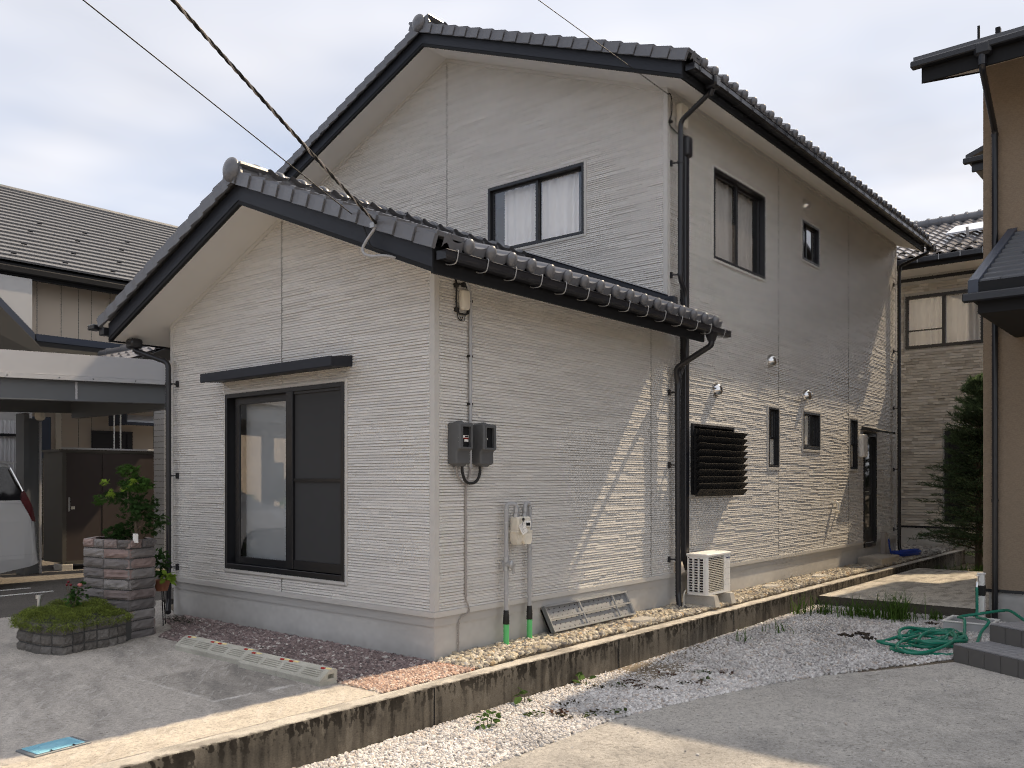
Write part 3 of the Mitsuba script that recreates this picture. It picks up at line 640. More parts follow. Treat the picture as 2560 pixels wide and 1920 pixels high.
for i, (y0, lb) in enumerate(((0.15, "left-hand dark grey electricity meter box with white labels inside its window"), (0.455, "right-hand dark grey electricity meter box hanging beside its twin"))):
    k = thing("electricity_meter", lb, "electricity meter", "meter boxes side by side on the wing wall")
    y1 = y0 + 0.182; z0 = 1.675; m = m3.Manifold.sphere(0.018, 16)
    cs = lambda P: m3.Manifold.batch_hull([m.translate(list(p)) for p in P])
    up = cs([(x, y, z) for x in (0.02, 0.132) for y in (y0 + 0.02, y1 - 0.02) for z in (1.82, 2.018)]); lo = cs([(x, y, z) for x in (0.02, 0.095) for y in (y0 + 0.02, y1 - 0.02) for z in (1.695, 1.86)])
    tp = cs([(0.02, y0 + 0.02, 2.0), (0.02, y1 - 0.02, 2.0), (0.03, (y0 + y1) / 2, 2.035), (0.08, (y0 + y1) / 2, 2.035), (0.09, y0 + 0.04, 2.0), (0.09, y1 - 0.04, 2.0)])
    neck = cs([(0.095, y0 + 0.03, 1.80), (0.095, y1 - 0.03, 1.80), (0.125, y0 + 0.02, 1.82), (0.125, y1 - 0.02, 1.82), (0.08, y0 + 0.02, 1.78), (0.08, y1 - 0.02, 1.78)])
    bt = cs([(0.02, y0 + 0.035, 1.69), (0.02, y1 - 0.035, 1.69), (0.08, y0 + 0.05, 1.678), (0.08, y1 - 0.05, 1.678)])
    body = (up + lo + tp + neck + bt) - m3.Manifold.cube([0.05, 0.106, 0.178]).translate([0.118, y0 + 0.038, 1.826])
    obj("housing", tri(body), M["meter"], k, smooth=35)
    obj("gauge", box(0.119, 0.124, y0 + 0.04, y1 - 0.04, 1.828, 2.0), M["black"], k)
    obj("window_rim", [box(0.147, 0.1535, y0 + 0.028, y0 + 0.04, 1.81, 2.015), box(0.147, 0.1535, y1 - 0.042, y1 - 0.03, 1.81, 2.015), box(0.147, 0.1535, y0 + 0.04, y1 - 0.042, 1.81, 1.826), box(0.147, 0.1535, y0 + 0.04, y1 - 0.042, 2.0, 2.015)], M["meter"], k)
    if i == 0:
        obj("dial", [box(0.124, 0.130, y0 + 0.05, y1 - 0.05, 1.905, 1.927)], M["white"], k)
        obj("sticker", [box(0.124, 0.129, y0 + 0.085, y1 - 0.05, 1.872, 1.893), box(0.124, 0.128, y0 + 0.05, y0 + 0.058, 1.88, 1.891)], M["white"], k)
        obj("stripe", box(0.124, 0.131, y0 + 0.05, y1 - 0.05, 1.899, 1.9045), M["red"], k)
        obj("register", box(0.1301, 0.132, y0 + 0.088, y1 - 0.056, 1.910, 1.922), M["black"], k)
    else:
        obj("sticker", box(0.124, 0.129, y0 + 0.05, y0 + 0.078, 1.90, 1.911), M["white"], k)
whole("meter_cable", tube(spline([(0.06, 0.275, 1.68), (0.06, 0.285, 1.60), (0.06, 0.325, 1.53), (0.06, 0.40, 1.515), (0.06, 0.47, 1.54), (0.06, 0.505, 1.60), (0.06, 0.51, 1.68)], 8), 0.013, 10), M["rubber"], "black looped cable linking the undersides of both meter boxes", "cable", smooth=True)
whole("bonding_cable", tube(spline([(0.05, 0.215, 1.68), (0.05, 0.215, 1.64), (0.045, 0.24, 1.58), (0.03, 0.30, 1.53), (0.02, 0.365, 1.505)], 8), 0.008, 8), M["vinyl"], "thin grey cable curving from the left meter box to the conduit", "cable", smooth=True)

k = thing("gas_meter", "white gas meter with a paper tag hung between two grey pipes", "gas meter")
gp = lambda P, r=0.02: tube(bend(P, 0.045, 6), r, 14)
obj("pipe", gp([(0.09, 0.832, 0.34), (0.09, 0.832, 1.325), (0.12, 0.94, 1.325), (0.12, 0.94, 1.21)]), M["conduit"], k, smooth=True)
obj("pipe", gp([(0.075, 1.19, 0.34), (0.075, 1.19, 1.325), (0.12, 1.067, 1.325), (0.12, 1.067, 1.21)]), M["conduit"], k, smooth=True)
obj("coupling", [cyl((0.09, 0.832, z), (0.09, 0.832, z + 0.012), 0.0235) for z in (1.27, 1.15, 0.51)] + [cyl((0.12, 0.94, 1.25), (0.12, 0.94, 1.285), 0.026), cyl((0.12, 1.067, 1.25), (0.12, 1.067, 1.285), 0.026), cyl((0.075, 1.19, 0.88), (0.075, 1.19, 0.90), 0.024), cyl((0.075, 1.19, 1.27), (0.075, 1.19, 1.285), 0.024)], M["galv"], k, smooth=40)
obj("nut", [cyl((0.12, 0.94, 1.205), (0.12, 0.94, 1.235), 0.030, 6), cyl((0.12, 1.067, 1.205), (0.12, 1.067, 1.235), 0.030, 6)], M["galv"], k)
obj("body", [rbox(0.07, 0.17, 0.905, 1.095, 1.07, 1.205, 0.016, 5), box(0.062, 0.180, 0.892, 1.107, 1.062, 1.080, 0.004), hull([(0.07, 0.905, 1.062), (0.07, 1.09, 1.062), (0.165, 0.905, 1.062), (0.165, 1.09, 1.062), (0.07, 0.908, 0.99), (0.07, 1.085, 0.99), (0.16, 0.908, 0.99), (0.16, 1.085, 0.99), (0.08, 0.93, 0.95), (0.08, 1.07, 0.95), (0.14, 0.93, 0.95), (0.14, 1.07, 0.95)]),
             hull([(x, y, z) for x in (0.16, 0.186) for y, z in ((0.975, 1.06), (1.09, 1.06), (0.975, 0.985), (1.09, 0.985), (0.995, 0.953), (1.07, 0.953))])], M["cream"], k, smooth=30)
obj("register", [box(0.17, 0.20, 0.975, 1.065, 1.112, 1.168, 0.006)], M["white"], k)
obj("display", box(0.1995, 0.2015, 0.985, 1.04, 1.124, 1.152), M["black"], k)
tg = lambda u, v, x: (x, 0.868 + 0.076 * u + 0.064 * v, 1.128 + 0.033 * u - 0.088 * v)
obj("tag", hull([tg(u, v, x) for x in (0.203, 0.2045) for u in (0, 1) for v in (0, 1)]), M["white"], k)
obj("tag_print", [hull([tg(u, v, x) for x in (0.2047, 0.2053) for u in (0.12, 0.55 + 0.3 * (i % 3) / 2) for v in (0.08 + i * 0.1, 0.11 + i * 0.1)]) for i in range(8)], M["conduit"], k)
obj("strap", [ellipsoid((0.20, 0.945, 1.185), (0.012, 0.014, 0.014)), tube([(0.20, 0.945, 1.18), (0.205, 0.925, 1.135)], 0.004, 6)], M["rubber"], k)
obj("valve", [cyl((0.09, 0.832, 0.72), (0.09, 0.832, 0.84), 0.027), cyl((0.06, 0.832, 0.78), (0.15, 0.832, 0.78), 0.030), ellipsoid((0.145, 0.845, 0.775), (0.018, 0.030, 0.042)), box(0.145, 0.158, 0.850, 0.872, 0.69, 0.78, 0.003)], M["galv"], k, smooth=40)
for P_, R0 in (((0.09, 0.832), 0), ((0.075, 1.19), 0)):
    obj("wrap", tube([(*P_, 0.232), (*P_, 0.30), (*P_, 0.36)], [0.030, 0.028, 0.023], 12), M["rubber"], k, smooth=True)
    obj("sleeve", cyl((*P_, -0.05), (*P_, 0.238), 0.026), M["green"], k, smooth=40)

# outdoor unit on two blocks
ax0, ax1, ay0, ay1, az0, az1 = 0.135, 0.405, 4.12, 4.745, 0.175, 0.665
k = thing("air_conditioner", "white outdoor air conditioner unit standing on two concrete blocks by the black downpipe", "air conditioner")
man = m3.Manifold.batch_hull([m3.Manifold.cylinder(az1 - az0 - 0.03, 0.022, 0.022, 16).translate([x, y, az0]) for x in (ax0 + 0.022, ax1 - 0.022) for y in (ay0 + 0.022, ay1 - 0.022)])
for c in range(3):
    for r in range(13):
        y = 0; x0 = ax0 + 0.028 + c * 0.070; z0 = az0 + 0.035 + r * 0.031
        man = man - m3.Manifold.cube([0.052, 0.05, 0.022]).translate([x0, ay0 - 0.02, z0])
man = man - m3.Manifold.cube([0.05, 0.40, 0.425]).translate([ax1 - 0.018, ay0 + 0.045, az0 + 0.03])
obj("casing", tri(man), M["white"], k)
obj("top_cover", box(ax0 - 0.006, ax1 + 0.008, ay0 - 0.006, ay1 + 0.006, az1 - 0.034, az1, 0.010), M["white"], k)
obj("coil", [box(ax0 + 0.01, ax1 - 0.03, ay0 + 0.022, ay0 + 0.03, az0 + 0.02, az1 - 0.05), box(ax1 - 0.019, ax1 - 0.017, ay0 + 0.046, ay0 + 0.444, az0 + 0.031, az0 + 0.454)], M["black"], k)
for i in range(20): obj("grille_bar", box(ax1 - 0.008, ax1 - 0.001, ay0 + 0.044, ay0 + 0.446, az0 + 0.036 + i * 0.0213, az0 + 0.046 + i * 0.0213), M["cream"], k)
obj("groove", [box(ax1 - 0.001, ax1 + 0.0006, ay1 - 0.165, ay1 - 0.012, z, z + 0.0025) for z in np.linspace(az0 + 0.09, az1 - 0.135, 5)], M["grey"], k)
obj("logo", text("Panasonic", 0.017, (ax1 + 0.0005, ay1 - 0.128, az1 - 0.078), (0, 1, 0), (0, 0, 1)), mat("logo", pr((0.03, 0.04, 0.12), 0.5)), k)
obj("screw", [cyl((x, ay0 - 0.001, z), (x, ay0 + 0.01, z), 0.006, 8) for x, z in ((ax0 + 0.03, az1 - 0.05), (ax1 - 0.10, az1 - 0.055), (ax1 - 0.07, az1 - 0.075), (ax0 + 0.02, az0 + 0.012))], M["black"], k)
obj("pipe_cover", [hull([(x, y, z) for x in (0.0, 0.085) for y in (4.05, 4.12) for z in (0.42, 0.56)] + [(0.12, 4.12, 0.44)])], M["beige"], k)
for y in (4.22, 4.64):
    whole("mounting_block", hull([(x, y + s * w, z) for z, w, x0, x1 in ((0.045, 0.062, 0.06, 0.50), (0.15, 0.048, 0.085, 0.475), (0.172, 0.044, 0.09, 0.47)) for s in (-1, 1) for x in (x0, x1)]), M["conc"], "concrete mounting block under the outdoor unit, " + ("nearer the downpipe" if y < 4.4 else "farther from the downpipe"), "concrete block", "blocks under the outdoor unit")
whole("concrete_pad", box(0.0, 0.44, 4.02, 5.25, -0.05, 0.052, 0.01), M["slab"], "flat concrete pad in the pebbles under the outdoor unit", "concrete pad")
whole("drain_hose", tube(spline([(0.12, 4.13, 0.22), (0.13, 4.07, 0.18), (0.14, 4.05, 0.08), (0.16, 4.03, 0.03)], 6), 0.008, 8), M["cream"], "thin pale drain hose hanging from the outdoor unit", "hose", smooth=True)

# steel scaffold plank leaning on the foundation
k = thing("scaffold_plank", "grey perforated steel scaffold plank leaning upside down against the foundation", "scaffold plank")
o = np.array([0.165, 1.47, 0.085]); U = np.array([0.0, 1.0, 0.0]); Vv = np.array([-0.115, -0.015, 0.235]); Vv /= np.linalg.norm(Vv); Nn = np.cross(U, Vv)
PB = lambda u0, u1, v0, v1, n0, n1: hull([o + U * u + Vv * v + Nn * n for u in (u0, u1) for v in (v0, v1) for n in (n0, n1)])
Lp, Wp = 1.47, 0.265
sh = sbox(0, 0, Lp, Wp)
from shapely.geometry import Point
sh = sh.difference(unary_union([Point(0.06 + i * 0.0855 + (j % 2) * 0.043, 0.03 + j * 0.041).buffer(0.008, 3) for i in range(17) for j in range(6)]))
pm = trimesh.creation.extrude_polygon(sh, 0.003, engine="earcut")
obj("deck", place(pm, o - Nn * 0.045, U, Vv, Nn), M["galv"], k)
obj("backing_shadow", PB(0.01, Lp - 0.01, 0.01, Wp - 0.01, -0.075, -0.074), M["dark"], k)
obj("edge_rail", PB(0, Lp, -0.003, 0.0, -0.045, 0.0), M["galv"], k); obj("edge_rail", PB(0, Lp, 0.0, 0.014, -0.004, 0.0), M["galv"], k)
obj("edge_rail", PB(0, Lp, Wp, Wp + 0.003, -0.045, 0.0), M["galv"], k); obj("edge_rail", PB(0, Lp, Wp - 0.014, Wp, -0.004, 0.0), M["galv"], k)
obj("end_plate", PB(-0.003, 0, 0, Wp, -0.045, 0.0), M["alumd"], k); obj("end_plate", PB(Lp, Lp + 0.003, 0, Wp, -0.045, 0), M["galv"], k)
obj("stiffener", PB(0, Lp, 0.125, 0.143, -0.02, -0.004), M["galv"], k)
for u in (0.002, 0.57, 1.18, Lp - 0.014): obj("crossbar", PB(u, u + 0.014, 0.014, Wp - 0.014, -0.022, -0.003), M["galv"], k)

# ------------------------------------------------------------------ retaining wall
rp = [(0.452, -14), (0.608, -14), (0.608, 17), (0.452, 17)]
ys_ = np.arange(-14, 17.01, 0.07); pf = [(0.452, -0.6), (0.452, 0.0), (0.458, 0.004), (0.49, 0.004), (0.53, 0.004), (0.57, 0.004), (0.600, 0.004), (0.606, 0.001), (0.610, -0.006), (0.610, -0.06), (0.610, -0.12), (0.610, -0.18), (0.610, -0.24), (0.610, -0.32), (0.610, -0.6)]
n_ = len(pf); vv = np.array([(x, y, z) for y in ys_ for x, z in pf])
rw = trimesh.Trimesh(vv, [t_ for a in range(len(ys_) - 1) for b in range(n_ - 1) for t_ in ((a * n_ + b, a * n_ + b + 1, (a + 1) * n_ + b + 1), (a * n_ + b, (a + 1) * n_ + b + 1, (a + 1) * n_ + b))], process=False)
v = np.array(rw.vertices); e = (v[:, 2] > -0.05)
dv = (meshkit.fbm(v * [18, 9, 18], 3, 3) - 0.5)
v[:, 0] += np.where(v[:, 0] > 0.53, 0.010 * dv, 0); v[:, 2] += np.where(e, 0.010 * (meshkit.fbm(v * [22, 14, 1], 3, 5) - 0.5), 0)
rw = trimesh.Trimesh(v, rw.faces, process=False)
RWK = whole("retaining_wall", rw, M["retain"], "low mould-stained concrete retaining wall between both plots", "wall", smooth=35)
obj("joint", [box(0.607, 0.6125, y, y + 0.010, -0.5, 0.0) for y in (-3.05, -0.62, 1.9, 4.4, 6.9, 9.3)], M["dark"], RWK)

# ------------------------------------------------------------------ gravel beds
ico = trimesh.creation.icosahedron(); IV, IF = np.array(ico.vertices), np.array(ico.faces)


def stones(pts, size, pal, seed, flat=(0.55, 0.85), jit=0.16):
    r = np.random.default_rng(seed); n = len(pts)
    V = IV[None] * (1 + r.uniform(-jit, jit, (n, 12, 1)))
    s = r.uniform(*size, (n, 1, 1)) * np.where(r.random((n, 1, 1)) < 0.06, 1.35, 1.0) * 0.5 * np.stack([r.uniform(0.9, 1.5, n), r.uniform(0.7, 1.1, n), r.uniform(*flat, n)], 1)[:, None]
    V = V * s
    a, b = r.uniform(0, 6.28, n), r.normal(0, 0.45, n)
    ca, sa, cb, sb = np.cos(a), np.sin(a), np.cos(b), np.sin(b)
    x, y, z = V[..., 0], V[..., 1], V[..., 2]
    x, z = x * cb[:, None] + z * sb[:, None], -x * sb[:, None] + z * cb[:, None]
    x, y = x * ca[:, None] - y * sa[:, None], x * sa[:, None] + y * ca[:, None]
    W = np.stack([x, y, z], -1) + pts[:, None]
    F = (IF[None] + 12 * np.arange(n)[:, None, None]).reshape(-1, 3)
    pal = np.array(pal); w = pal[:, 0] / pal[:, 0].sum()
    c = pal[r.choice(len(pal), n, p=w), 1:] * r.uniform(0.8, 1.15, (n, 1))
    dirt = meshkit.fbm(pts * [2.2, 2.2, 0], 4, seed); c = c * np.clip(0.62 + 0.75 * dirt, 0.6, 1.1)[:, None]
    return trimesh.Trimesh(W.reshape(-1, 3), F, process=False), np.repeat(np.clip(c, 0.01, 0.85), 12, 0)


def scatter(poly, step, zf, seed, layers=2, dz=0.5):
    r = np.random.default_rng(seed); out = []
    x0, y0, x1, y1 = poly.bounds
    from shapely import contains_xy
    for l in range(layers):
        gx, gy = np.meshgrid(np.arange(x0, x1, step), np.arange(y0, y1, step))
        p = np.stack([gx.ravel(), gy.ravel()], 1) + r.uniform(-0.5, 0.5, (gx.size, 2)) * step * 1.3 + l * step * 0.5
        p = p[contains_xy(poly, p[:, 0], p[:, 1])]
        out.append(np.column_stack([p, zf(p[:, 0], p[:, 1]) + (l - 0.6) * step * 0.28 + r.uniform(-0.2, 0.25, len(p)) * step]))
    return np.vstack(out)


def gravel(name, label, poly, near, size, zf, pal, seed, far=None):
    """stones of one bed: finer grid near the camera"""
    if far:
        P = np.vstack([scatter(poly.intersection(sbox(-99, -99, 99, far)), near, zf, seed), scatter(poly.intersection(sbox(-99, far, 99, 99)), near * 1.35, zf, seed + 50)])
    else: P = scatter(poly, near, zf, seed)
    m, c = stones(P, size, pal, seed)
    whole(name, m, M["stone"], label, "gravel", kind="stuff", color=c)


WHITE = [(5, .56, .54, .52), (4, .64, .625, .605), (2.4, .44, .42, .405), (1.2, .52, .455, .40), (1.1, .33, .315, .305)]
RED = [(5, .20, .152, .145), (4, .26, .20, .19), (2, .155, .122, .12), (1.5, .38, .32, .30), (0.7, .55, .52, .48), (0.6, .11, .09, .09)]
PINK = [(4, .45, .31, .24), (4, .52, .39, .31), (2, .36, .25, .20), (1.5, .6, .52, .45)]
PEB = [(4, .40, .35, .26), (4, .46, .42, .34), (3, .28, .25, .21), (2, .18, .165, .15), (1.2, .55, .51, .44), (1, .42, .31, .19)]
edge = [(1.53, 0.39), (1.70, 1.25), (1.95, 2.16), (2.24, 2.93), (3.0, 4.40), (3.4, 5.2), (3.4, 7.05)]
wpoly = Polygon([(0.615, -2.8), (1.52, -2.8)] + [(1.52, -1.05)] + edge + [(0.615, 7.05)])
zw = lambda x, y: GZ(y) + 0.012 + 0.012 * (meshkit.fbm(np.column_stack([x * 2, y * 2, x * 0]), 2) - 0.5) - 0.02 * np.clip((x - 0.61 - 0.0) * 0, 0, 1)
gravel("white_gravel", "white crushed stone gravel between the retaining wall and the driveway", wpoly, 0.0205, (0.019, 0.033), zw, WHITE, 11, 2.2)
struct("gravel_base", extrude(wpoly.buffer(0.02), 0.12, lambda a, b, z: (a, z, b - 0.12 + float(GZ(z)) - 0.004)), M["soil"])
rpoly = Polygon([(-2.95, -0.86), (-0.25, -0.99), (-0.02, -0.99), (0.02, -0.45), (0.03, 0.0), (-3.95, 0.0), (-3.9, -0.3), (-3.3, -0.5)])
z0f = lambda x, y: 0.004 + 0 * x
gravel("red_gravel", "dark reddish crushed stone with white specks along the wing's front foundation", rpoly, 0.024, (0.022, 0.037), z0f, RED, 12)
ppoly = Polygon([(-0.05, -0.99), (0.446, -0.98), (0.446, 0.02), (0.02, 0.02), (0.0, -0.4)])
gravel("pink_gravel", "pale pink crushed stone at the corner beside the retaining wall", ppoly, 0.020, (0.020, 0.034), z0f, PINK, 13)
zp = lambda x, y: 0.035 - 0.03 * np.clip((0.35 - y) / 0.35, 0, 1)
gravel("river_pebbles", "tan river pebbles along the house wall behind the retaining wall", sbox(0.0, 0.02, 0.448, 12.95), 0.031, (0.034, 0.062), zp, PEB, 14)
gravel("shaded_pebbles", "grey pebbles on the ground in front of the brick-faced house", sbox(-3.0, 12.95, 0.448, 15.7), 0.055, (0.05, 0.08), lambda x, y: 0.03 + 0 * x, [(a, .25 * 1, .24, .22) for a in (1,)] + [(2, .36, .34, .31), (1, .16, .15, .14)], 15)
struct("pebble_base", [box(0.0, 0.45, 0.03, 16, -0.3, 0.018), box(-4, 0.0, 12.95, 16, -0.3, 0.018)], M["soil"])
struct("paving_strip", box(0.05, 0.44, -0.03, 0.03, -0.1, 0.012, 0.004), M["terra"])
for i, (x, y) in enumerate(((0.25, 8.1), (0.20, 6.4), (0.36, 2.75))):
    a = np.linspace(0, 6.28, 12, endpoint=False)
    whole("flat_stone", hull([(x + (0.10 + 0.02 * math.sin(3 * t)) * math.cos(t) * s, y + (0.22 + 0.03 * math.cos(2 * t)) * math.sin(t) * s, z) for t in a for z, s in ((0.055, 1), (0.075, 0.9))]), M["conc"], ("flat pale stone in the pebbles, below the small square window", "flat pale stone in the pebbles, below the first narrow window", "flat pale stone at the edge of the pebbles near the scaffold plank")[i], "stone", "flat stones in the pebbles")

# loose chips on the drive
r = np.random.default_rng(31)
P = np.column_stack([r.uniform(1.6, 4.2, 60), r.uniform(-1.0, 3.6, 60), np.full(60, -0.283)])
m, c = stones(P, (0.012, 0.026), WHITE, 32)
whole("stone_chips", m, M["stone"], "scattered white stone chips on the neighbour's driveway", "gravel", kind="stuff", color=c)


# ------------------------------------------------------------------ wheel stops, meter cover
def wheel_stop(x0, x1, yf, lab):
    k = thing("wheel_stop", lab, "wheel stop", "concrete wheel stops in a row")
    prof = [(0, 0), (0.165, 0), (0.165, 0.098), (0.150, 0.112), (0.105, 0.112), (0.085, 0.104), (0.012, 0.050), (0.0, 0.040)]
    def end(x, s): return [(x + s * 0.0, yf + a, b) for a, b in prof]
    p = Polygon(prof)
    body = extrude(p, x1 - x0, lambda a, b, z: (x0 + b, yf + a, z))
    mb = m3.Manifold(m3.Mesh(np.array(body.vertices, np.float32), np.array(body.faces, np.uint32)))
    d = np.array([0, 0.073, 0.054]); d /= np.linalg.norm(d)
    L = x1 - x0
    for h0 in (0.03, 0.51):
        for q in range(2):
            xa = x0 + (h0 + q * 0.24) * L; xb = xa + 0.20 * L
            for i in range(4):
                t = 0.018 + i * 0.019
                c0 = np.array([0, yf + 0.012, 0.050]) + d * t
                mb = mb - m3.Manifold.cube([xb - xa, 0.0065, 0.02]).rotate([36.5, 0, 0]).translate([xa, c0[1] + 0.004, c0[2] - 0.008])
    mb = mb - m3.Manifold.cube([0.02, 0.05, 0.2]).rotate([0, 0, 0]).translate([x0 + 0.488 * L, yf - 0.045, -0.01])
    for xe, s in ((x0 - 0.001, 1), (x1 + 0.001, -1)):
        mb = mb - m3.Manifold.cube([0.05, 0.06, 0.035]).translate([xe if s > 0 else xe - 0.05, yf + 0.075, 0.042])
    obj("block", tri(mb), M["stopc"], k)
    for f in (0.06, 0.42, 0.53, 0.90):
        x = x0 + f * L
        a = obj("reflector", box(x, x + 0.045, yf + 0.088, yf + 0.112, 0.105, 0.1165, 0.003), M["red"], k)
        obj("reflector", box(x + 0.046, x + 0.10, yf + 0.098, yf + 0.122, 0.108, 0.1165, 0.003), M["yellow"], k)


wheel_stop(-2.23, -1.165, -1.095, "concrete wheel stop with red and yellow reflectors, nearer the block planter")
wheel_stop(-1.145, -0.065, -1.145, "concrete wheel stop with red and yellow reflectors, nearer the retaining wall")
k = thing("meter_cover", "light blue water meter cover in a dark frame set in the concrete", "cover plate")
ca, sa = math.cos(math.radians(6.5)), math.sin(math.radians(6.5))
MCX = lambda m: rotz(m, 5.5, (-0.05, -3.055, 0))
obj("frame", MCX(box(-0.153, 0.050, -3.22, -2.885, -0.05, 0.010, 0.003)), M["alumd"], k)
lid = [box(-0.140, 0.037, -3.195, -2.915, 0.0105, 0.0145, 0.002)]
obj("lid", [MCX(m) for m in lid], M["bluep"], k)
lr = np.random.default_rng(4)
obj("relief", [MCX(box(x, x + 0.012, y, y + 0.012, 0.0145, 0.0165)) for x in np.arange(-0.135, 0.02, 0.0175) for y in np.arange(-3.19, -2.93, 0.0175) if not (-0.095 < x < -0.02 and -3.12 < y < -2.99)], M["bluep"], k)
obj("emblem", MCX(place(trimesh.creation.annulus(0.020, 0.025, 0.002, sections=24), (-0.03, -3.03, 0.0155), (1, 0, 0), (0, 1.5, 0), (0, 0, 1))), M["bluep"], k)
obj("keyhole", [MCX(box(0.022, 0.045, y, y + 0.012, 0.0147, 0.0155)) for y in (-3.12, -2.99)], M["dark"], k)

# ------------------------------------------------------------------ block planter with its plants
def rough_block(P0, Uv, s0, s1, z0, z1, depth, seed):
    """split-faced block on a face that starts at P0 and runs along Uv; outward is to the right of Uv"""
    r = np.random.default_rng(seed); N = np.array([Uv[1], -Uv[0]])
    nu, nv = 7, 5
    V = []
    for layer in (0, 1):
        for j in range(nv):
            for i in range(nu):
                s = s0 + (s1 - s0) * i / (nu - 1); zz = z0 + (z1 - z0) * j / (nv - 1)
                e = i in (0, nu - 1) or j in (0, nv - 1)
                d = -depth if layer == 0 else (-0.016 + r.uniform(-.003, .003) if e else r.uniform(-0.006, 0.010))
                p = np.asarray(P0) + np.asarray(Uv) * s + N * d
                V.append([p[0], p[1], zz])
    F = []; n = nu * nv
    for j in range(nv - 1):
        for i in range(nu - 1):
            a = j * nu + i
            F += [[n + a, n + a + 1, n + a + nu + 1], [n + a, n + a + nu + 1, n + a + nu]]
    ring = [i for i in range(nu)] + [j * nu + nu - 1 for j in range(1, nv)] + [(nv - 1) * nu + i for i in range(nu - 2, -1, -1)] + [j * nu for j in range(nv - 2, 0, -1)]
    for a, b in zip(ring, ring[1:] + ring[:1]): F += [[a, b, n + b], [a, n + b, n + a]]
    return trimesh.Trimesh(np.array(V), F, process=False)


BL = [(.20, .165, .158), (.17, .157, .152), (.15, .139, .137), (.235, .175, .162), (.25, .19, .175), (.215, .203, .197), (.135, .124, .12)]
BD = [(.115, .105, .095), (.10, .092, .085), (.135, .125, .115), (.155, .145, .135)]


def block_wall(parent, pts, zs, counts, pal, seed, last=None):
    r = np.random.default_rng(seed)
    for e, (p, q) in enumerate(zip(pts[:-1], pts[1:])):
        p, q = np.array(p), np.array(q); L = np.linalg.norm(q - p); u = (q - p) / L
        for k, (a, b) in enumerate(zip(zs[:-1], zs[1:])):
            n = counts[e] if k < len(zs) - 2 or last is None else counts[e] * last
            for i in range(n):
                m = rough_block(p, u, L * i / n + 0.006, L * (i + 1) / n - 0.006, a + 0.006, b - 0.006, 0.07, int(r.integers(1e9)))
                col = np.array(pal[r.integers(len(pal))]) * r.uniform(0.85, 1.15)
                nz = meshkit.fbm(np.array(m.vertices) * 22, 3, seed)[:, None]
                obj("block", m, M["stone"], parent, color=np.clip(col * (0.65 + 0.7 * nz), 0, 1))


PLT = thing("block_planter", "stepped planter of split-faced reddish grey blocks holding the small maple", "planter")
tall = [(-3.72, -0.72), (-3.93, -1.04), (-3.69, -1.275), (-3.34, -1.235), (-3.03, -1.115), (-3.11, -0.80), (-3.42, -0.70)]
zs = [-0.03, 0.068, 0.169, 0.27, 0.371, 0.472, 0.573, 0.674, 0.776, 0.872, 0.962]
block_wall(PLT, tall, zs, [1] * 6, BL, 3, 2)
low = [(-3.80, -1.55), (-3.66, -1.86), (-3.37, -2.0), (-2.96, -1.975), (-2.73, -1.87), (-2.80, -1.64), (-2.825, -1.40), (-2.92, -1.19)]
block_wall(PLT, low, [-0.03, 0.07, 0.17, 0.272], [2, 2, 3, 2, 2, 2, 2], BD, 5)
sh_ = lambda pts, k: [(np.mean([a for a, _ in pts]) + (x - np.mean([a for a, _ in pts])) * k, np.mean([b for _, b in pts]) + (y - np.mean([b for _, b in pts])) * k) for x, y in pts]
obj("mortar", [extrude(Polygon(tall + [(-3.6, -0.55)]).buffer(-0.022), 0.95, lambda a, b, z: (a, z, b - 0.04)), extrude(Polygon(low + [(-3.1, -1.0), (-3.7, -1.0)]).buffer(-0.022), 0.28, lambda a, b, z: (a, z, b - 0.04))], M["grout"], PLT)
obj("soil", [extrude(Polygon(tall + [(-3.6, -0.55)]).buffer(-0.09), 0.02, lambda a, b, z: (a, z, b + 0.905))], M["soil"], PLT)


def leaf_star(size, r):
    L = [1.0, 0.86, 0.55]; a = []
    angs = [0, 0.62, 1.3]; pts = [(0, -0.12)]
    side = []
    for s in (1,):
        side = [(-0.0, 1.0)]
    tips = [(-1.45, 0.42), (-0.95, 0.72), (-0.45, 0.92), (0, 1.0), (0.45, 0.92), (0.95, 0.72), (1.45, 0.42)]
    ring = []
    for i, (t, l) in enumerate(tips):
        ring.append((l * math.sin(t), l * math.cos(t)))
        if i < 6:
            tm = (t + tips[i + 1][0]) / 2; ring.append((0.36 * math.sin(tm), 0.36 * math.cos(tm)))
    v = [(0, 0, 0)] + [(x * size, y * size, -0.25 * size * (x * x + y * y)) for x, y in ring]
    f = [[0, i, i + 1] for i in range(1, len(ring))]
    return np.array(v), np.array(f)


def rot_rand(r, up=0.6):
    z = np.array([r.normal(0, 1), r.normal(0, 1), abs(r.normal(0, 1)) + up]); z /= np.linalg.norm(z)
    a = np.array([r.normal(), r.normal(), r.normal() - 0.3]); x = np.cross(a, z); x /= np.linalg.norm(x) + 1e-9
    return np.stack([x, np.cross(z, x), z], 1)


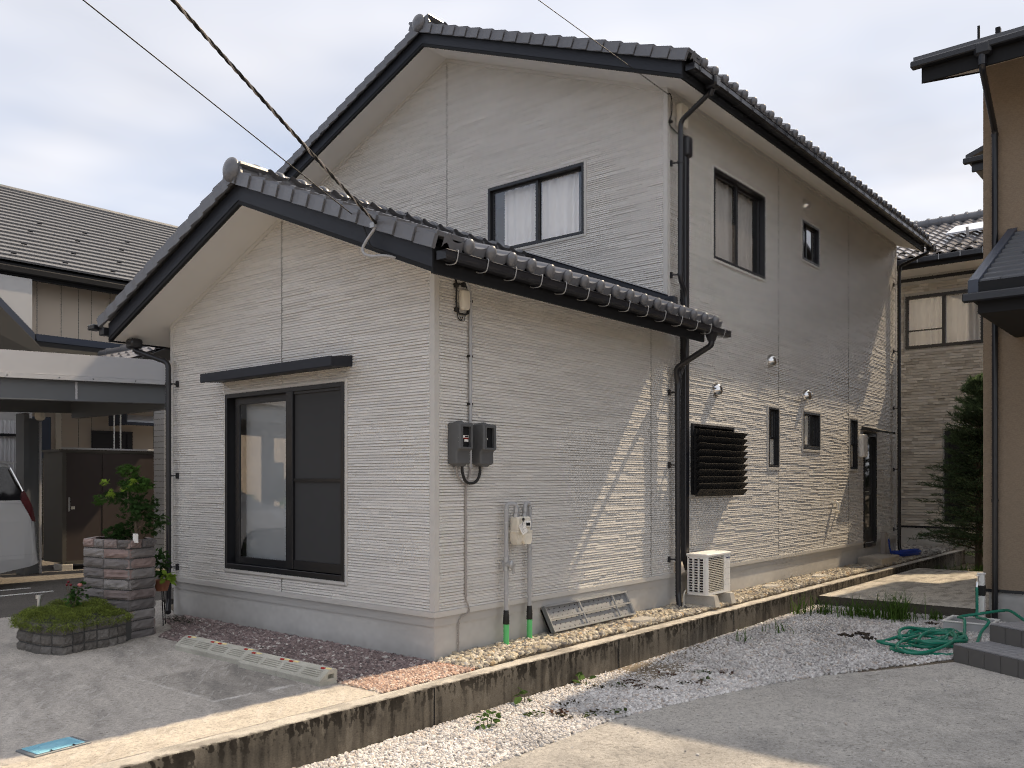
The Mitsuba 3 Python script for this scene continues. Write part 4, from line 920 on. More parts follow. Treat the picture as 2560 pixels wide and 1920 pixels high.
def leaves(clusters, size, seed, shape="star", up=0.6):
    r = np.random.default_rng(seed); V, F, Cc, o = [], [], [], 0
    for (c, rad, n, col) in clusters:
        for _ in range(n):
            d = r.normal(0, 1, 3); d /= np.linalg.norm(d); d *= r.uniform(0.25, 1) ** 0.5
            p = np.array(c) + d * rad
            s = r.uniform(*size)
            if shape == "star": v, f = leaf_star(s, r)
            elif shape == "oval":
                v = np.array([(0, 0, 0), (0.32 * s, 0.35 * s, 0.04 * s), (0.22 * s, 0.8 * s, 0), (0, s, -0.08 * s), (-0.22 * s, 0.8 * s, 0), (-0.32 * s, 0.35 * s, 0.04 * s)]); f = np.array([[0, 1, 2], [0, 2, 3], [0, 3, 4], [0, 4, 5]])
            else:
                v = np.array([(-0.09 * s, 0, 0), (0.09 * s, 0, 0), (0.07 * s, 0.55 * s, 0.03 * s), (0, s, 0)]); f = np.array([[0, 1, 2], [0, 2, 3]])
            V.append(v @ rot_rand(r, up).T + p); F.append(f + o); o += len(v)
            Cc.append(np.tile(np.clip(np.array(col) * r.uniform(0.7, 1.3), 0.003, 0.9), (len(v), 1)))
    return trimesh.Trimesh(np.vstack(V), np.vstack(F), process=False), np.vstack(Cc)


DG, MG, BG = (0.040, 0.082, 0.026), (0.075, 0.150, 0.036), (0.22, 0.33, 0.05)
k = thing("maple_tree", "small potted-size maple tree with lime tips growing from the tall planter", "tree")
trunk = spline([(-3.05, -1.0, 0.90), (-3.03, -1.0, 1.05), (-3.06, -0.99, 1.18), (-3.17, -1.0, 1.28), (-3.19, -1.0, 1.40), (-3.14, -1.0, 1.55)], 6)
brs = [tube(trunk, np.linspace(0.022, 0.007, len(trunk)), 8)]
cl = []
rr = np.random.default_rng(8)
for (x, z, rad, n, col) in ((-3.12, 1.64, 0.10, 60, MG), (-3.30, 1.50, 0.13, 70, MG), (-2.90, 1.50, 0.13, 60, MG), (-3.12, 1.50, 0.14, 70, DG), (-3.52, 1.38, 0.12, 50, DG), (-3.72, 1.34, 0.09, 26, MG), (-3.25, 1.36, 0.15, 50, DG), (-2.86, 1.33, 0.14, 60, DG), (-2.72, 1.25, 0.13, 60, DG), (-2.62, 1.16, 0.10, 44, DG),
                            (-2.95, 1.22, 0.14, 50, DG), (-3.12, 1.08, 0.10, 40, DG), (-3.35, 1.02, 0.11, 60, DG), (-3.18, 1.00, 0.10, 50, DG), (-2.85, 1.06, 0.1, 30, DG)):
    y = -1.0 + rr.uniform(-0.10, 0.10)
    cl.append(((x, y, z), np.array([rad, rad * 0.9, rad * 0.62]), n, col))
    b = trunk[np.argmin(np.linalg.norm(trunk - np.array([x, y, z - 0.08]), axis=1))]
    brs.append(tube(spline([b, (b + np.array([x, y, z + 0.05])) / 2, (x, y, z)], 4), 0.005, 5))
for (x, z, n) in ((-3.42, 1.53, 9), (-2.80, 1.53, 8), (-3.30, 1.42, 9), (-3.02, 1.46, 6)): cl.append(((x, -1.13, z), np.array([0.06, 0.03, 0.035]), n, BG))
cl = [((a[0] - 0.10, a[1], a[2]), b * [1.2, 1.2, 0.95], int(n_ * (1.7 if d_ is not BG else 0.9)), np.array(d_) * (0.72 if d_ is not BG else 0.9)) for a, b, n_, d_ in cl]
m, c = leaves(cl, (0.036, 0.064), 21)
for b_ in brs: b_.apply_translation([-0.10, 0, 0])
obj("trunk", brs, M["bark"], k, smooth=True)
obj("foliage", m, M["leaf"], k, color=c)
whole("plant_label", rotz(box(-3.07, -3.0, -1.055, -1.05, 0.93, 1.02, 0.002), 15, (-3.03, -1.05, 0)), M["white"], "white plastic plant tag stuck in the soil below the maple", "plant tag")

rr = np.random.default_rng(5)
gc = []
lp = Polygon(low + [(-3.15, -1.2), (-3.65, -1.2)])
from shapely import contains_xy
n = 0
while n < 3600:
    x, y = rr.uniform(-3.95, -2.6), rr.uniform(-2.1, -1.0)
    dd = lp.buffer(0.05)
    if not contains_xy(dd, x, y) or contains_xy(Polygon(tall), x, y): continue
    e = lp.exterior.distance(Point(x, y)); n += 1
    zz = 0.265 + 0.095 * min(e / 0.08, 1) * (0.12 + 1.2 * float(meshkit.noise([x * 6, y * 6, 0]))) - (0.05 if not contains_xy(lp, x, y) else 0)
    gc.append(((x, y, zz), np.array([0.035, 0.035, 0.03]), 7, (0.20, 0.245, 0.055) if rr.random() < 0.6 else (0.12, 0.15, 0.040)))
m, c = leaves(gc, (0.012, 0.034), 22, "blade", 0.3)
whole("ground_cover", m, M["leaf"], "bright green mossy ground cover spilling over the low planter", "ground cover", kind="stuff", color=c)
k = thing("garden_light", "small steel solar garden light on a stake in the low planter", "garden light")
obj("stake", cyl((-3.64, -1.7, 0.25), (-3.64, -1.7, 0.405), 0.018), M["steel"], k, smooth=40)
obj("cap", cyl((-3.64, -1.7, 0.405), (-3.64, -1.7, 0.44), 0.032), M["steel"], k, smooth=40)
k = thing("flowering_plant", "small dark green plant with deep red flowers in the low planter", "plant")
m, c = leaves([((-3.40, -1.5, 0.36), np.array([0.09, 0.06, 0.09]), 60, MG), ((-3.36, -1.48, 0.47), np.array([0.08, 0.05, 0.07]), 40, DG), ((-3.27, -1.45, 0.50), np.array([0.04, 0.04, 0.10]), 24, DG)], (0.03, 0.06), 23, "oval")
obj("foliage", m, M["leaf"], k, color=c)
obj("stem", [tube(spline([(-3.38, -1.5, 0.28), (a, -1.5, b - 0.04), (a, -1.5, b)], 4), 0.003, 5) for a, b in ((-3.47, 0.555), (-3.42, 0.53), (-3.50, 0.53), (-3.27, 0.54))], M["bark"], k)
obj("flower", [ellipsoid((a, -1.5, b), (0.013, 0.013, 0.013), 1) for a, b in ((-3.47, 0.56), (-3.42, 0.535), (-3.50, 0.53))], mat("bloom", pr((0.13, 0.008, 0.015), 0.6)), k)
obj("flower", ellipsoid((-3.265, -1.48, 0.545), (0.024, 0.024, 0.018), 1), mat("pinkbloom", pr((0.45, 0.16, 0.15), 0.6)), k)
k = thing("potted_plant", "terracotta pot with a pale green plant on a thin stand behind the planter", "potted plant")
obj("pot", tube([(-3.56, -0.5, 0.37), (-3.56, -0.5, 0.47), (-3.56, -0.5, 0.485)], [0.06, 0.085, 0.09], 16), M["terra"], k, smooth=40)
obj("stand", [tube([(-3.56, -0.5, 0.38), (-3.53, -0.5, 0.0)], 0.006, 6), tube([(-3.60, -0.46, 0.38), (-3.63, -0.42, 0.0)], 0.006, 6)], M["rubber"], k)
m, c = leaves([((-3.58, -0.5, 0.66), np.array([0.07, 0.07, 0.18]), 90, DG), ((-3.38, -0.52, 0.53), np.array([0.09, 0.05, 0.06]), 40, BG)], (0.04, 0.08), 24, "oval")
obj("foliage", m, M["leaf"], k, color=c)
m, c = leaves([((-3.75 + i * 0.055, -0.30 + 0.03 * math.sin(i), 0.03), np.array([0.06, 0.10, 0.05]), 40, (0.02, 0.035, 0.015)) for i in range(9)], (0.02, 0.045), 25, "blade")
whole("edging_plants", m, M["leaf"], "low dark grassy plants at the foot of the wing's far corner", "plants", kind="stuff", color=c)


# ------------------------------------------------------------------ the minivan under the carport
def car():
    xs, xo = -8.0, -9.68; xc = (xs + xo) / 2; hw = (xs - xo) / 2
    side = [(-0.47, 1.815), (-1.4, 1.83), (-2.4, 1.78), (-2.9, 1.62), (-3.55, 1.17), (-4.15, 1.02), (-4.38, 0.86), (-4.46, 0.60), (-4.44, 0.30), (-4.3, 0.20), (-0.9, 0.22), (-0.47, 0.235), (-0.076, 0.306), (0.066, 0.34), (0.118, 0.36), (0.066, 0.44), (0.055, 0.60), (0.02, 0.93), (-0.03, 1.13), (-0.12, 1.36), (-0.26, 1.70), (-0.32, 1.765)]
    front = [(-hw * 0.93, 0.18), (-hw, 0.42), (-hw, 0.95), (-hw * 0.975, 1.22), (-hw * 0.80, 1.72), (-hw * 0.70, 1.80), (-hw * 0.4, 1.845), (hw * 0.4, 1.845), (hw * 0.70, 1.80), (hw * 0.80, 1.72), (hw * 0.975, 1.22), (hw, 0.95), (hw, 0.42), (hw * 0.93, 0.18)]

    def solid(off):
        a = Polygon(side).buffer(0.06, 6).buffer(-0.06 + off, 6); b = Polygon(front).buffer(0.05, 6).buffer(-0.05 + off, 6)
        c = sbox(-4.5, xc - hw, 0.14, xc + hw).buffer(-0.30, 8).buffer(0.30 + off, 8)
        def ex(poly, h): return m3.CrossSection([np.array(orient(poly).exterior.coords)[:-1]]).extrude(h)
        A = ex(a, 3.0).rotate([90, 0, 90]).translate([xc - 1.5, 0, 0])          # (y,z) along x
        B = ex(b, 6.0).rotate([90, 0, 0]).translate([xc, 1.0, 0])               # (x,z) along -y
        Cc = m3.CrossSection([np.array([(q, p) for p, q in orient(c).exterior.coords])[:-1][::-1]]).extrude(3.0)
        return A ^ B ^ Cc
    body, big = solid(0.0), solid(0.004)
    arch = [m3.Manifold.cylinder(3, 0.365, 0.365, 40).rotate([0, 90, 0]).translate([xc - 1.5, y, 0.33]) for y in (-0.98, -3.62)]
    for a in arch: body = body - (a - m3.Manifold.cube([1.2, 9, 9], True).translate([xc, -2, 0]))
    k = thing("minivan", "silver white minivan parked under the carport with its rear end in view", "car")
    obj("body", tri(body), M["paint"], k, smooth=28)
    reg = lambda pts, h=3.0: m3.CrossSection([np.array(orient(Polygon(pts).buffer(0.025).buffer(-0.025).buffer(0.02, 4)).exterior.coords)[:-1]]).extrude(h).rotate([90, 0, 90]).translate([xc - 1.5, 0, 0])
    obj("window", tri(big ^ (reg([(-0.325, 1.70), (-0.19, 1.40), (-0.20, 1.275), (-1.15, 1.27), (-1.15, 1.70)]) + reg([(-1.25, 1.70), (-1.25, 1.27), (-2.1, 1.24), (-2.1, 1.70)]) + reg([(-2.2, 1.69), (-2.2, 1.24), (-3.2, 1.17), (-2.75, 1.58)]))), M["carglass"], k, smooth=28, label="dark tinted side windows")
    obj("windscreen", tri(big ^ (m3.Manifold.cube([hw * 1.5, 1.0, 0.6]).translate([xc - hw * 0.75, -3.52, 1.20]) ^ m3.Manifold.cube([5, 0.86, 1]).translate([xc - 2, -3.52, 1.0]))), M["carglass"], k, smooth=28)
    obj("rear_window", tri(big ^ m3.Manifold.cube([hw * 1.4, 0.34, 0.40]).translate([xc - hw * 0.7, -0.31, 1.30])), M["carglass"], k, smooth=28)
    lamp = reg([(-0.18, 1.30), (-0.14, 1.38), (-0.02, 1.14), (0.02, 0.96), (-0.03, 0.975), (-0.17, 1.25)])
    for s in (1, -1): obj("tail_lamp", tri(big ^ lamp ^ m3.Manifold.cube([0.30, 5, 5], True).translate([xc + s * hw, 0, 1])), M["lamp"], k, smooth=28)
    hl = reg([(-3.85, 0.98), (-4.35, 0.80), (-4.40, 0.68), (-4.05, 0.82)])
    for s in (1, -1): obj("headlight", tri(big ^ hl ^ m3.Manifold.cube([0.5, 9, 5], True).translate([xc + s * hw, 0, 1])), M["solar"], k, smooth=28)
    obj("spoiler", hull([(xc + s * hw * w, y, z) for s in (-1, 1) for (y, z, w) in ((-0.5, 1.815, .70), (-0.5, 1.79, .72), (-0.135, 1.79, .62), (-0.135, 1.805, .62), (-0.20, 1.765, .66))]), M["paint"], k)
    obj("trim", tube([(xs - 0.128, -0.29, 1.71), (xs - 0.06, -0.22, 1.52), (xs - 0.025, -0.165, 1.38)], 0.012, 6), M["chrome"], k)
    obj("crease", tri(solid(0.001) ^ m3.Manifold.cube([5, 5.5, 0.010]).translate([xc - 2.5, -4.6, 0.475])), M["grey"], k)
    for y in (-0.98, -3.62):
        for s in (1, -1):
            x = xc + s * (hw - 0.11)
            wk = obj("wheel", cyl((x - 0.09, y, 0.325), (x + 0.09, y, 0.325), 0.325, 32), M["tyre"], k, smooth=40)
            obj("rim", [place(trimesh.creation.cylinder(0.215, 0.02, sections=28), (x + s * 0.091, y, 0.325), (0, 1, 0), (0, 0, 1), (1, 0, 0))], M["alum"], wk)
            obj("spoke", [hull([(x + s * q, y + math.cos(t) * a - math.sin(t) * b, 0.325 + math.sin(t) * a + math.cos(t) * b) for q in (0.10, 0.108) for a in (0.03, 0.21) for b in (-0.028, 0.028)]) for t in np.arange(5) * 2 * math.pi / 5], M["alumd"], wk)


car()

# ------------------------------------------------------------------ carport
k = thing("carport", "grey aluminium carport with a deep white fascia beside the house", "carport")
zc = lambda y: 0.039 * (y + 0.83)
ba = lambda x0, x1, za, zb, y0=-6.0, y1=1.62: hull([(x, y, z + zc(y)) for x in (x0, x1) for y in (y0, y1) for z in (za, zb)])
obj("fascia", ba(-7.06, -7.0, 2.925, 3.22), M["alum"], k); obj("fascia_lip", ba(-7.05, -6.985, 2.862, 2.921), M["alum"], k)
obj("beam", [ba(-7.16, -7.07, 2.60, 2.92), ba(-7.20, -7.03, 2.585, 2.60)], M["alumd"], k)
obj("bolt", [ellipsoid((-6.984, y, 2.892 + zc(y)), (0.004, 0.012, 0.012), 1) for y in (-0.75, -0.1, 0.35, 0.95)], M["alumd"], k, kind="stuff")
obj("beam_joint", ba(-7.068, -7.062, 2.61, 2.85, 0.14, 0.17), M["alum"], k)
obj("roof", ba(-10.2, -7.06, 2.98, 3.02), M["alumd"], k)
obj("beam", ba(-10.3, -10.2, 2.60, 3.1), M["alumd"], k)
obj("crossbeam", box(-10.2, -7.07, 1.45, 1.60, 2.60, 2.95), M["alumd"], k); obj("crossbeam", box(-10.2, -7.07, -2.6, -2.45, 2.60, 2.9), M["alumd"], k)
obj("purlin", [ba(x, x + 0.05, 2.92, 2.98) for x in (-9.5, -8.8, -8.1, -7.5)], M["alumd"], k)
obj("post", box(-10.16, -9.84, 0.55, 0.63, 0, 2.62), M["alumd"], k); obj("post", box(-10.16, -9.84, -5.2, -5.12, 0, 2.6), M["alumd"], k); obj("post_sunlit_edge", box(-10.0, -9.97, 0.84, 0.875, 0.0, 2.5), M["alum"], k)  # pale sliver added as the sunlit edge of the post
obj("post", box(-10.08, -10.0, 0.55, 0.86, 0.0, 2.55), M["alumd"], k)
obj("ceiling_lamp", [cyl((-9.4, 0.62, 2.52), (-9.4, 0.62, 2.60), 0.075, 20), ellipsoid((-9.4, 0.62, 2.52), (0.07, 0.07, 0.04))], M["cream"], k, smooth=40)
# ------------------------------------------------------------------ shed
k = thing("garden_shed", "dark brown sheet metal garden shed with a silver roof edge", "shed")
obj("frame", [box(-10.9, -10.17, 1.28, 3.4, 0.12, 2.02), box(-10.17, -10.15, 1.28, 1.345, 0.1, 2.03), box(-10.17, -10.15, 3.2, 3.3, 0.1, 2.03), box(-10.17, -10.14, 1.345, 3.2, 0.10, 0.15)], M["sheds"], k)
obj("door", box(-10.168, -10.155, 1.345, 1.95, 0.15, 2.0), M["shedp"], k); obj("door", box(-10.168, -10.148, 1.96, 3.2, 0.15, 2.0), M["shedp"], k)
obj("roof", [box(-10.95, -10.14, 1.24, 3.5, 2.02, 2.06)], M["sheds"], k); obj("roof_edge", box(-10.16, -10.12, 1.262, 3.5, 2.062, 2.092, 0.004), M["alum"], k)
obj("handle", [box(-10.155, -10.14, 1.375, 1.405, 1.0, 1.24, 0.004), box(-10.14, -10.125, 1.385, 1.397, 1.10, 1.2)], M["steel"], k)
obj("sticker", box(-10.155, -10.153, 1.425, 1.49, 1.035, 1.085), M["cream"], k)
for y in (1.26, 1.95):
    whole("footing_block", box(-10.45, -10.13, y, y + 0.19, -0.02, 0.10, 0.008), M["conc"], "hollow concrete block under the shed, " + ("at its near corner" if y < 1.5 else "partly hidden by the planter"), "concrete block", "blocks under the shed")

# ------------------------------------------------------------------ left neighbour's house
k = thing("neighbour_house", "beige panelled house with a dark lapped metal roof behind the carport", "house")
obj("wall", [box(-18, -13.0, 1.2, 12, 0, 5.75)], M["beige"], k)
obj("wall", [box(-17, -12.45, -6, 1.70, 0, 5.36)], M["grey"], k, label="light grey projecting wall")
obj("panel_joint", [box(-13.001, -12.994, y, y + 0.012, 0.3, 5.7) for y in (2.0, 2.46, 2.80, 3.06, 3.45, 4.4, 5.3)], M["sealant"], k)
obj("corner_post", [box(-13.0, -12.96, 1.71, 1.90, 0.0, 5.6), box(-13.0, -12.975, 2.35, 2.46, 0, 3.7)], M["cream"], k)
W_ = obj("window", [box(-13.0, -12.95, 3.07, 3.12, 1.5, 2.56), box(-13.0, -12.95, 3.80, 3.92, 1.5, 2.56), box(-13.0, -12.95, 3.12, 3.80, 2.50, 2.56), box(-13.0, -12.97, 3.12, 3.80, 1.5, 2.50)], M["frame"], k)
pit = 0.672; nrm = math.hypot(1, pit)
Fs = lambda y, s, h: np.array([-16.0 + s / nrm, y, 8.02 - s * pit / nrm]) + np.array([pit, 0, 1]) / nrm * h
L = 3.55 * nrm; nr = 21
R_ = obj("roof", hull([(x, y, 8.0 + pit * -abs(x + 16) + d_) for x in (-16, -12.48) for y in (-5, 13) for d_ in (-0.25, -0.03)]), M["black"], k)
for i in range(nr): obj("roof_course", hull([Fs(y, s, h) for y in (-5, 13) for s, h in ((L * i / nr, 0.0), (L * i / nr, 0.02), (L * (i + 1) / nr + 0.0, 0.015), (L * (i + 1) / nr + 0.0, 0.058))]), M["lap"], R_)
obj("ridge_cap", [tube([(-16, -5, 8.06), (-16, 13, 8.06)], 0.07, 8)], M["lap"], R_)
for i in range(26):
    row = (4.9, 10.9, 14.9, 17.8)[0 if i < 0 else (i % 4)]
    s = L * ((19.5, 16.5, 12.5, 9.5)[i % 4] / nr); y = -0.5 + (i // 4) * 0.95 + (i % 4) * 0.38
    obj("snow_guard", [hull([Fs(yy, ss, h) for yy in (y, y + 0.10) for ss, h in ((s, 0.03), (s + 0.04, 0.03), (s + 0.025, 0.065))])], M["black"], R_)
obj("gutter", [box(-12.50, -12.38, -5, 13, 5.42, 5.55, 0.02), box(-12.55, -12.50, -5, 13, 5.35, 5.62)], M["black"], k)
S_ = obj("skirt_roof", [hull([(-13.0, y, 4.32) for y in (1.9, 9)] + [(-13.0, y, 4.2) for y in (1.9, 9)] + [(-11.9, y, z) for y in (1.9, 9) for z in (3.62, 3.74)]), hull([(-12.45, y, z) for y, z in ((1.7, 4.24), (1.0, 4.9), (1.7, 4.1), (-2, 5.6), (-2, 4.1))] + [(-11.9, y, z) for y, z in ((1.9, 3.74), (-2, 3.74), (1.9, 3.62), (-2, 3.62))])], M["skirt"], k)
obj("flashing", [box(-13.0, -12.9, 1.95, 9, 4.27, 4.40), box(-12.9, -12.86, 1.95, 9, 4.26, 4.31), hull([(x, y, z) for x in (-12.45, -12.38) for y, z in ((1.72, 4.18), (1.72, 4.33), (0.6, 5.22), (0.6, 5.42))])], M["navy"], k)
obj("lower_gutter", box(-11.9, -11.78, -3, 9, 3.52, 3.66, 0.02), M["black"], k)
obj("shutter_slat", [box(-12.42, -12.36, 1.66, 1.86, z, z + 0.012) for z in np.arange(0.86, 1.96, 0.075)], M["alum"], k); obj("shutter", [box(-12.45, -12.40, 1.64, 1.88, 0.3, 1.95)], M["sheds"], k)
obj("side_door", box(-12.5, -12.44, 1.70, 2.04, 1.95, 2.75), M["navy"], k)
obj("window_hood", [hull([(x, y, z) for x, z in ((-12.9, 2.92), (-12.9, 2.88), (-12.2, 2.76), (-12.2, 2.72)) for y in (3.42, 4.7)])], M["solar"], k)
obj("window_hood_frame", [box(-12.22, -12.17, 3.40, 4.7, 2.66, 2.72), box(-12.95, -12.2, 3.40, 3.43, 2.66, 2.9)], M["navy"], k)
k = thing("corrugated_fence", "pale corrugated sheet screen behind the carport post", "screen")
yy = np.linspace(-0.6, 1.31, 90); xx = -12.0 + 0.012 * np.sign(np.sin(yy * 90))
v = [(x, y, z) for z in (0, 2.62) for x, y in zip(xx, yy)]; n = len(yy)
obj("sheet", trimesh.Trimesh(np.array(v), [[i, i + 1, n + i + 1] for i in range(n - 1)] + [[i, n + i + 1, n + i] for i in range(n - 1)], process=False), M["alum"], k)
obj("rail", box(-11.98, -11.95, -0.6, 1.31, 2.33, 2.38), M["black"], k)
for y in (2.58, 2.70): whole("white_pole", cyl((-11.0, y, 0), (-11.0, y, 2.95), 0.012, 8), M["white"], "thin white upright pole behind the shed, " + ("left of the pair" if y < 2.6 else "right of the pair"), "pole", "white poles behind the shed")
whole("white_line", box(-7.46, -7.40, -3.5, 0.0, -0.004, 0.002), M["white"], "white painted line on the asphalt, nearer the planter", "road marking", "white lines on the asphalt")
whole("white_line", box(-8.08, -8.03, -3.5, -0.05, -0.004, 0.002), M["white"], "white painted line on the asphalt, nearer the minivan", "road marking", "white lines on the asphalt")

def wave_roof(name, parent, P, ncol, nrow, w, l, mat_, kind="stuff"):
    """rows of waved pantiles joined into one part; P(u, s, h)"""
    st = []
    for j in range(nrow):
        for i in range(ncol):
            u = np.array([0, .12, .25, .38, .5, .62, .75, .88, 1.0]) * w; h = 0.035 * np.sin(np.array([0, .12, .25, .38, .5, .62, .75, .88, 1.0]) * 2 * np.pi)
            n = len(u)
            v = [P(i * w + a, j * l, b) for a, b in zip(u, h)] + [P(i * w + a, (j + 1) * l + 0.02, b + 0.03) for a, b in zip(u, h)] + [P(i * w + a, (j + 1) * l + 0.02, b - 0.005) for a, b in zip(u, h)]
            f = []
            for q in range(n - 1): f += [[q, q + 1, n + q + 1], [q, n + q + 1, n + q], [n + q, n + q + 1, 2 * n + q + 1], [n + q, 2 * n + q + 1, 2 * n + q]]
            st.append((np.array(v), np.array(f)))
    o, V, F = 0, [], []
    for v, f in st: V.append(v); F.append(f + o); o += len(v)
    return obj(name, trimesh.Trimesh(np.vstack(V), np.vstack(F), process=False), mat_, parent, smooth=40, kind=kind)


# low annex seen past the wing's downpipe
k = thing("annex", "small grey annex with a glossy tiled roof glimpsed past the wing's downpipe", "building")
obj("wall", [box(-9.57, -9.20, 2.60, 3.4, 0.0, 2.95)], M["grey"], k)
obj("groove", [box(-9.571, -9.20, 2.597, 2.6, z, z + 0.012) for z in np.arange(0.4, 2.9, 0.10)], M["sealant"], k)
ro = obj("roof", hull([(x, y, z) for x in (-12.35, -9.62) for y, z in ((1.75, 3.30), (1.75, 3.38), (3.0, 3.97), (3.0, 3.85), (3.9, 3.56), (3.9, 3.48))]), M["black"], k)
wave_roof("tile", ro, lambda u, s, h: np.array([-12.3 + u * 0.985, 3.0 - s * 0.894, 4.02 - s * 0.447]) + np.array([0, -0.447, 0.894]) * h, 9, 5, 0.285, 0.27, M["gloss"])
obj("ridge", [tube([(-12.4, 3.0, 4.06), (-9.6, 3.0, 4.06)], 0.085, 12)] + [tube([(x, 3.0, 4.06), (x + 0.05, 3.0, 4.06)], 0.105, 12) for x in np.arange(-12.1, -9.6, 0.6)], M["tile"], ro, smooth=40)

# ------------------------------------------------------------------ brown stucco house on the right
k = thing("stucco_house", "brown stucco house with black eaves and a tiled entrance at the right edge", "house")
obj("wall", [box(2.72, 14, 7.1, 14.7, 0.165, 6.80)], M["stucco"], k)
obj("belt_line", [box(2.712, 14, 7.092, 7.1, 3.655, 3.662), box(2.712, 14, 7.092, 7.1, 3.605, 3.611), box(2.712, 2.72, 7.1, 15, 3.605, 3.611), box(2.712, 2.72, 7.1, 15, 3.655, 3.662)], M["dark"], k)
obj("base_trim", box(2.705, 14, 7.085, 15.0, 0.128, 0.165), M["frame"], k)
obj("foundation", box(2.78, 14, 7.13, 14.9, -0.5, 0.128), M["found"], k)
pt = 0.40; yr = 10.42
rz2 = lambda y: 6.31 + pt * min(y - 5.95, 14.89 - y)
RB_ = obj("roof", [hull([(x, y, rz2(y) + d_) for x in (2.32, 14.5) for y in (5.95, yr) for d_ in (0.03, 0.24)]), hull([(x, y, rz2(y) + d_) for x in (2.32, 14.5) for y in (yr, 14.89) for d_ in (0.03, 0.24)])], M["black"], k)
obj("roof_sheet", [hull([(x, y, rz2(y) + d_ + 0.24) for x in (2.215, 14.5) for y in (5.88, yr) for d_ in (0.005, 0.08)]), hull([(x, y, rz2(y) + d_ + 0.24) for x in (2.215, 14.5) for y in (yr, 14.94) for d_ in (0.005, 0.08)])], M["slate"], RB_)
obj("soffit", [hull([(x, y, rz2(y) + d_) for x in (2.34, 14.5) for y in (5.97, yr) for d_ in (0.0, 0.028)])], M["beige"], RB_)
obj("fascia", [box(2.31, 14.5, 5.92, 5.949, 6.29, 6.52), hull([(x, y, rz2(y) + d_) for x in (2.29, 2.319) for y in (5.95, yr) for d_ in (-0.02, 0.24)]), hull([(x, y, rz2(y) + d_) for x in (2.29, 2.319) for y in (yr, 14.89) for d_ in (-0.02, 0.24)])], M["black"], RB_)
obj("gutter", [box(2.195, 14.5, 5.81, 5.915, 6.455, 6.535, 0.012)], M["pipe"], k)
obj("gutter_outlet", [box(2.88, 3.06, 5.80, 5.93, 6.38, 6.54, 0.03), cyl((2.96, 5.86, 6.4), (2.96, 5.86, 6.28), 0.045)], M["pipe"], k)
dpk = obj("downpipe", [tube(bend([(2.96, 5.86, 6.36), (2.96, 5.87, 6.24), (2.865, 7.03, 5.92), (2.865, 7.04, 5.75), (2.865, 7.04, -0.25)], 0.06), 0.036, 12)] + [cyl((2.865, 7.04, z), (2.865, 7.04, z + 0.03), 0.042) for z in (5.85, 4.1, 1.27)], M["pipe"], k, smooth=45)
obj("snow_guard", [box(2.885, 2.91, 5.98, 6.0, 6.6, 6.80), box(3.07, 3.12, 5.98, 6.05, 6.62, 6.72), box(3.36, 3.39, 5.98, 6.0, 6.6, 6.82)], M["black"], RB_)
R2 = obj("roof", [hull([(x, y, z) for x, z in ((2.19, 6.215), (2.19, 6.15), (2.72, 6.42), (2.72, 6.35)) for y in (8.6, 9.7)])], M["slate"], k, label="small side roof behind the corner")
obj("gutter", [box(2.17, 2.72, 8.52, 8.6, 6.07, 6.15, 0.01), box(2.27, 2.72, 8.6, 8.65, 5.96, 6.10)], M["pipe"], k)
# entrance roof
ez = lambda y: 3.64 + (y - 5.05) * 0.483
P_ = obj("roof", hull([(x, y, ez(y) + d_) for x in (3.02, 7) for y in (5.05, 7.1) for d_ in (-0.10, -0.02)]), M["black"], k, label="slate entrance roof leaning on the brown wall")
nrow = 11; nl = 2.10 / nrow
for i in range(nrow):
    y0 = 5.03 + i * 2.07 / nrow; y1 = y0 + 2.07 / nrow
    off = (i * 0.37) % 0.9
    xs_ = [3.10] + list(np.arange(3.3 + off, 7, 0.91)) + [7.0]
    for xa, xb in zip(xs_[:-1], xs_[1:]):
        obj("slate", hull([(x, y, ez(y) + d_) for x in (xa + 0.003, xb - 0.003) for y, d0, d1 in ((y0, -0.02, 0.030), (y1, -0.02, -0.003)) for d_ in (d0, d1)]), M["slate"], P_)
obj("rake_cap", [hull([(x, y, ez(y) + d_) for x in (3.0, 3.10) for y in (5.0, 7.1) for d_ in (-0.02, 0.045)]), box(3.0, 3.10, 4.985, 5.0, ez(5.0) - 0.09, ez(5.0) + 0.045)], M["navy"], P_)
obj("fascia", [box(3.10, 7, 4.99, 5.03, 3.52, 3.635), box(3.02, 3.05, 5.0, 7.1, 3.45, 3.60)], M["black"], P_)
obj("gutter", [box(2.96, 7, 4.90, 4.985, 3.42, 3.51, 0.012)], M["pipe"], P_)
obj("ceiling", [box(3.08, 7, 5.06, 7.1, 3.31, 3.44)], M["black"], P_)
obj("outlet", box(3.62, 3.78, 4.90, 5.04, 3.36, 3.60, 0.02), M["pipe"], P_)

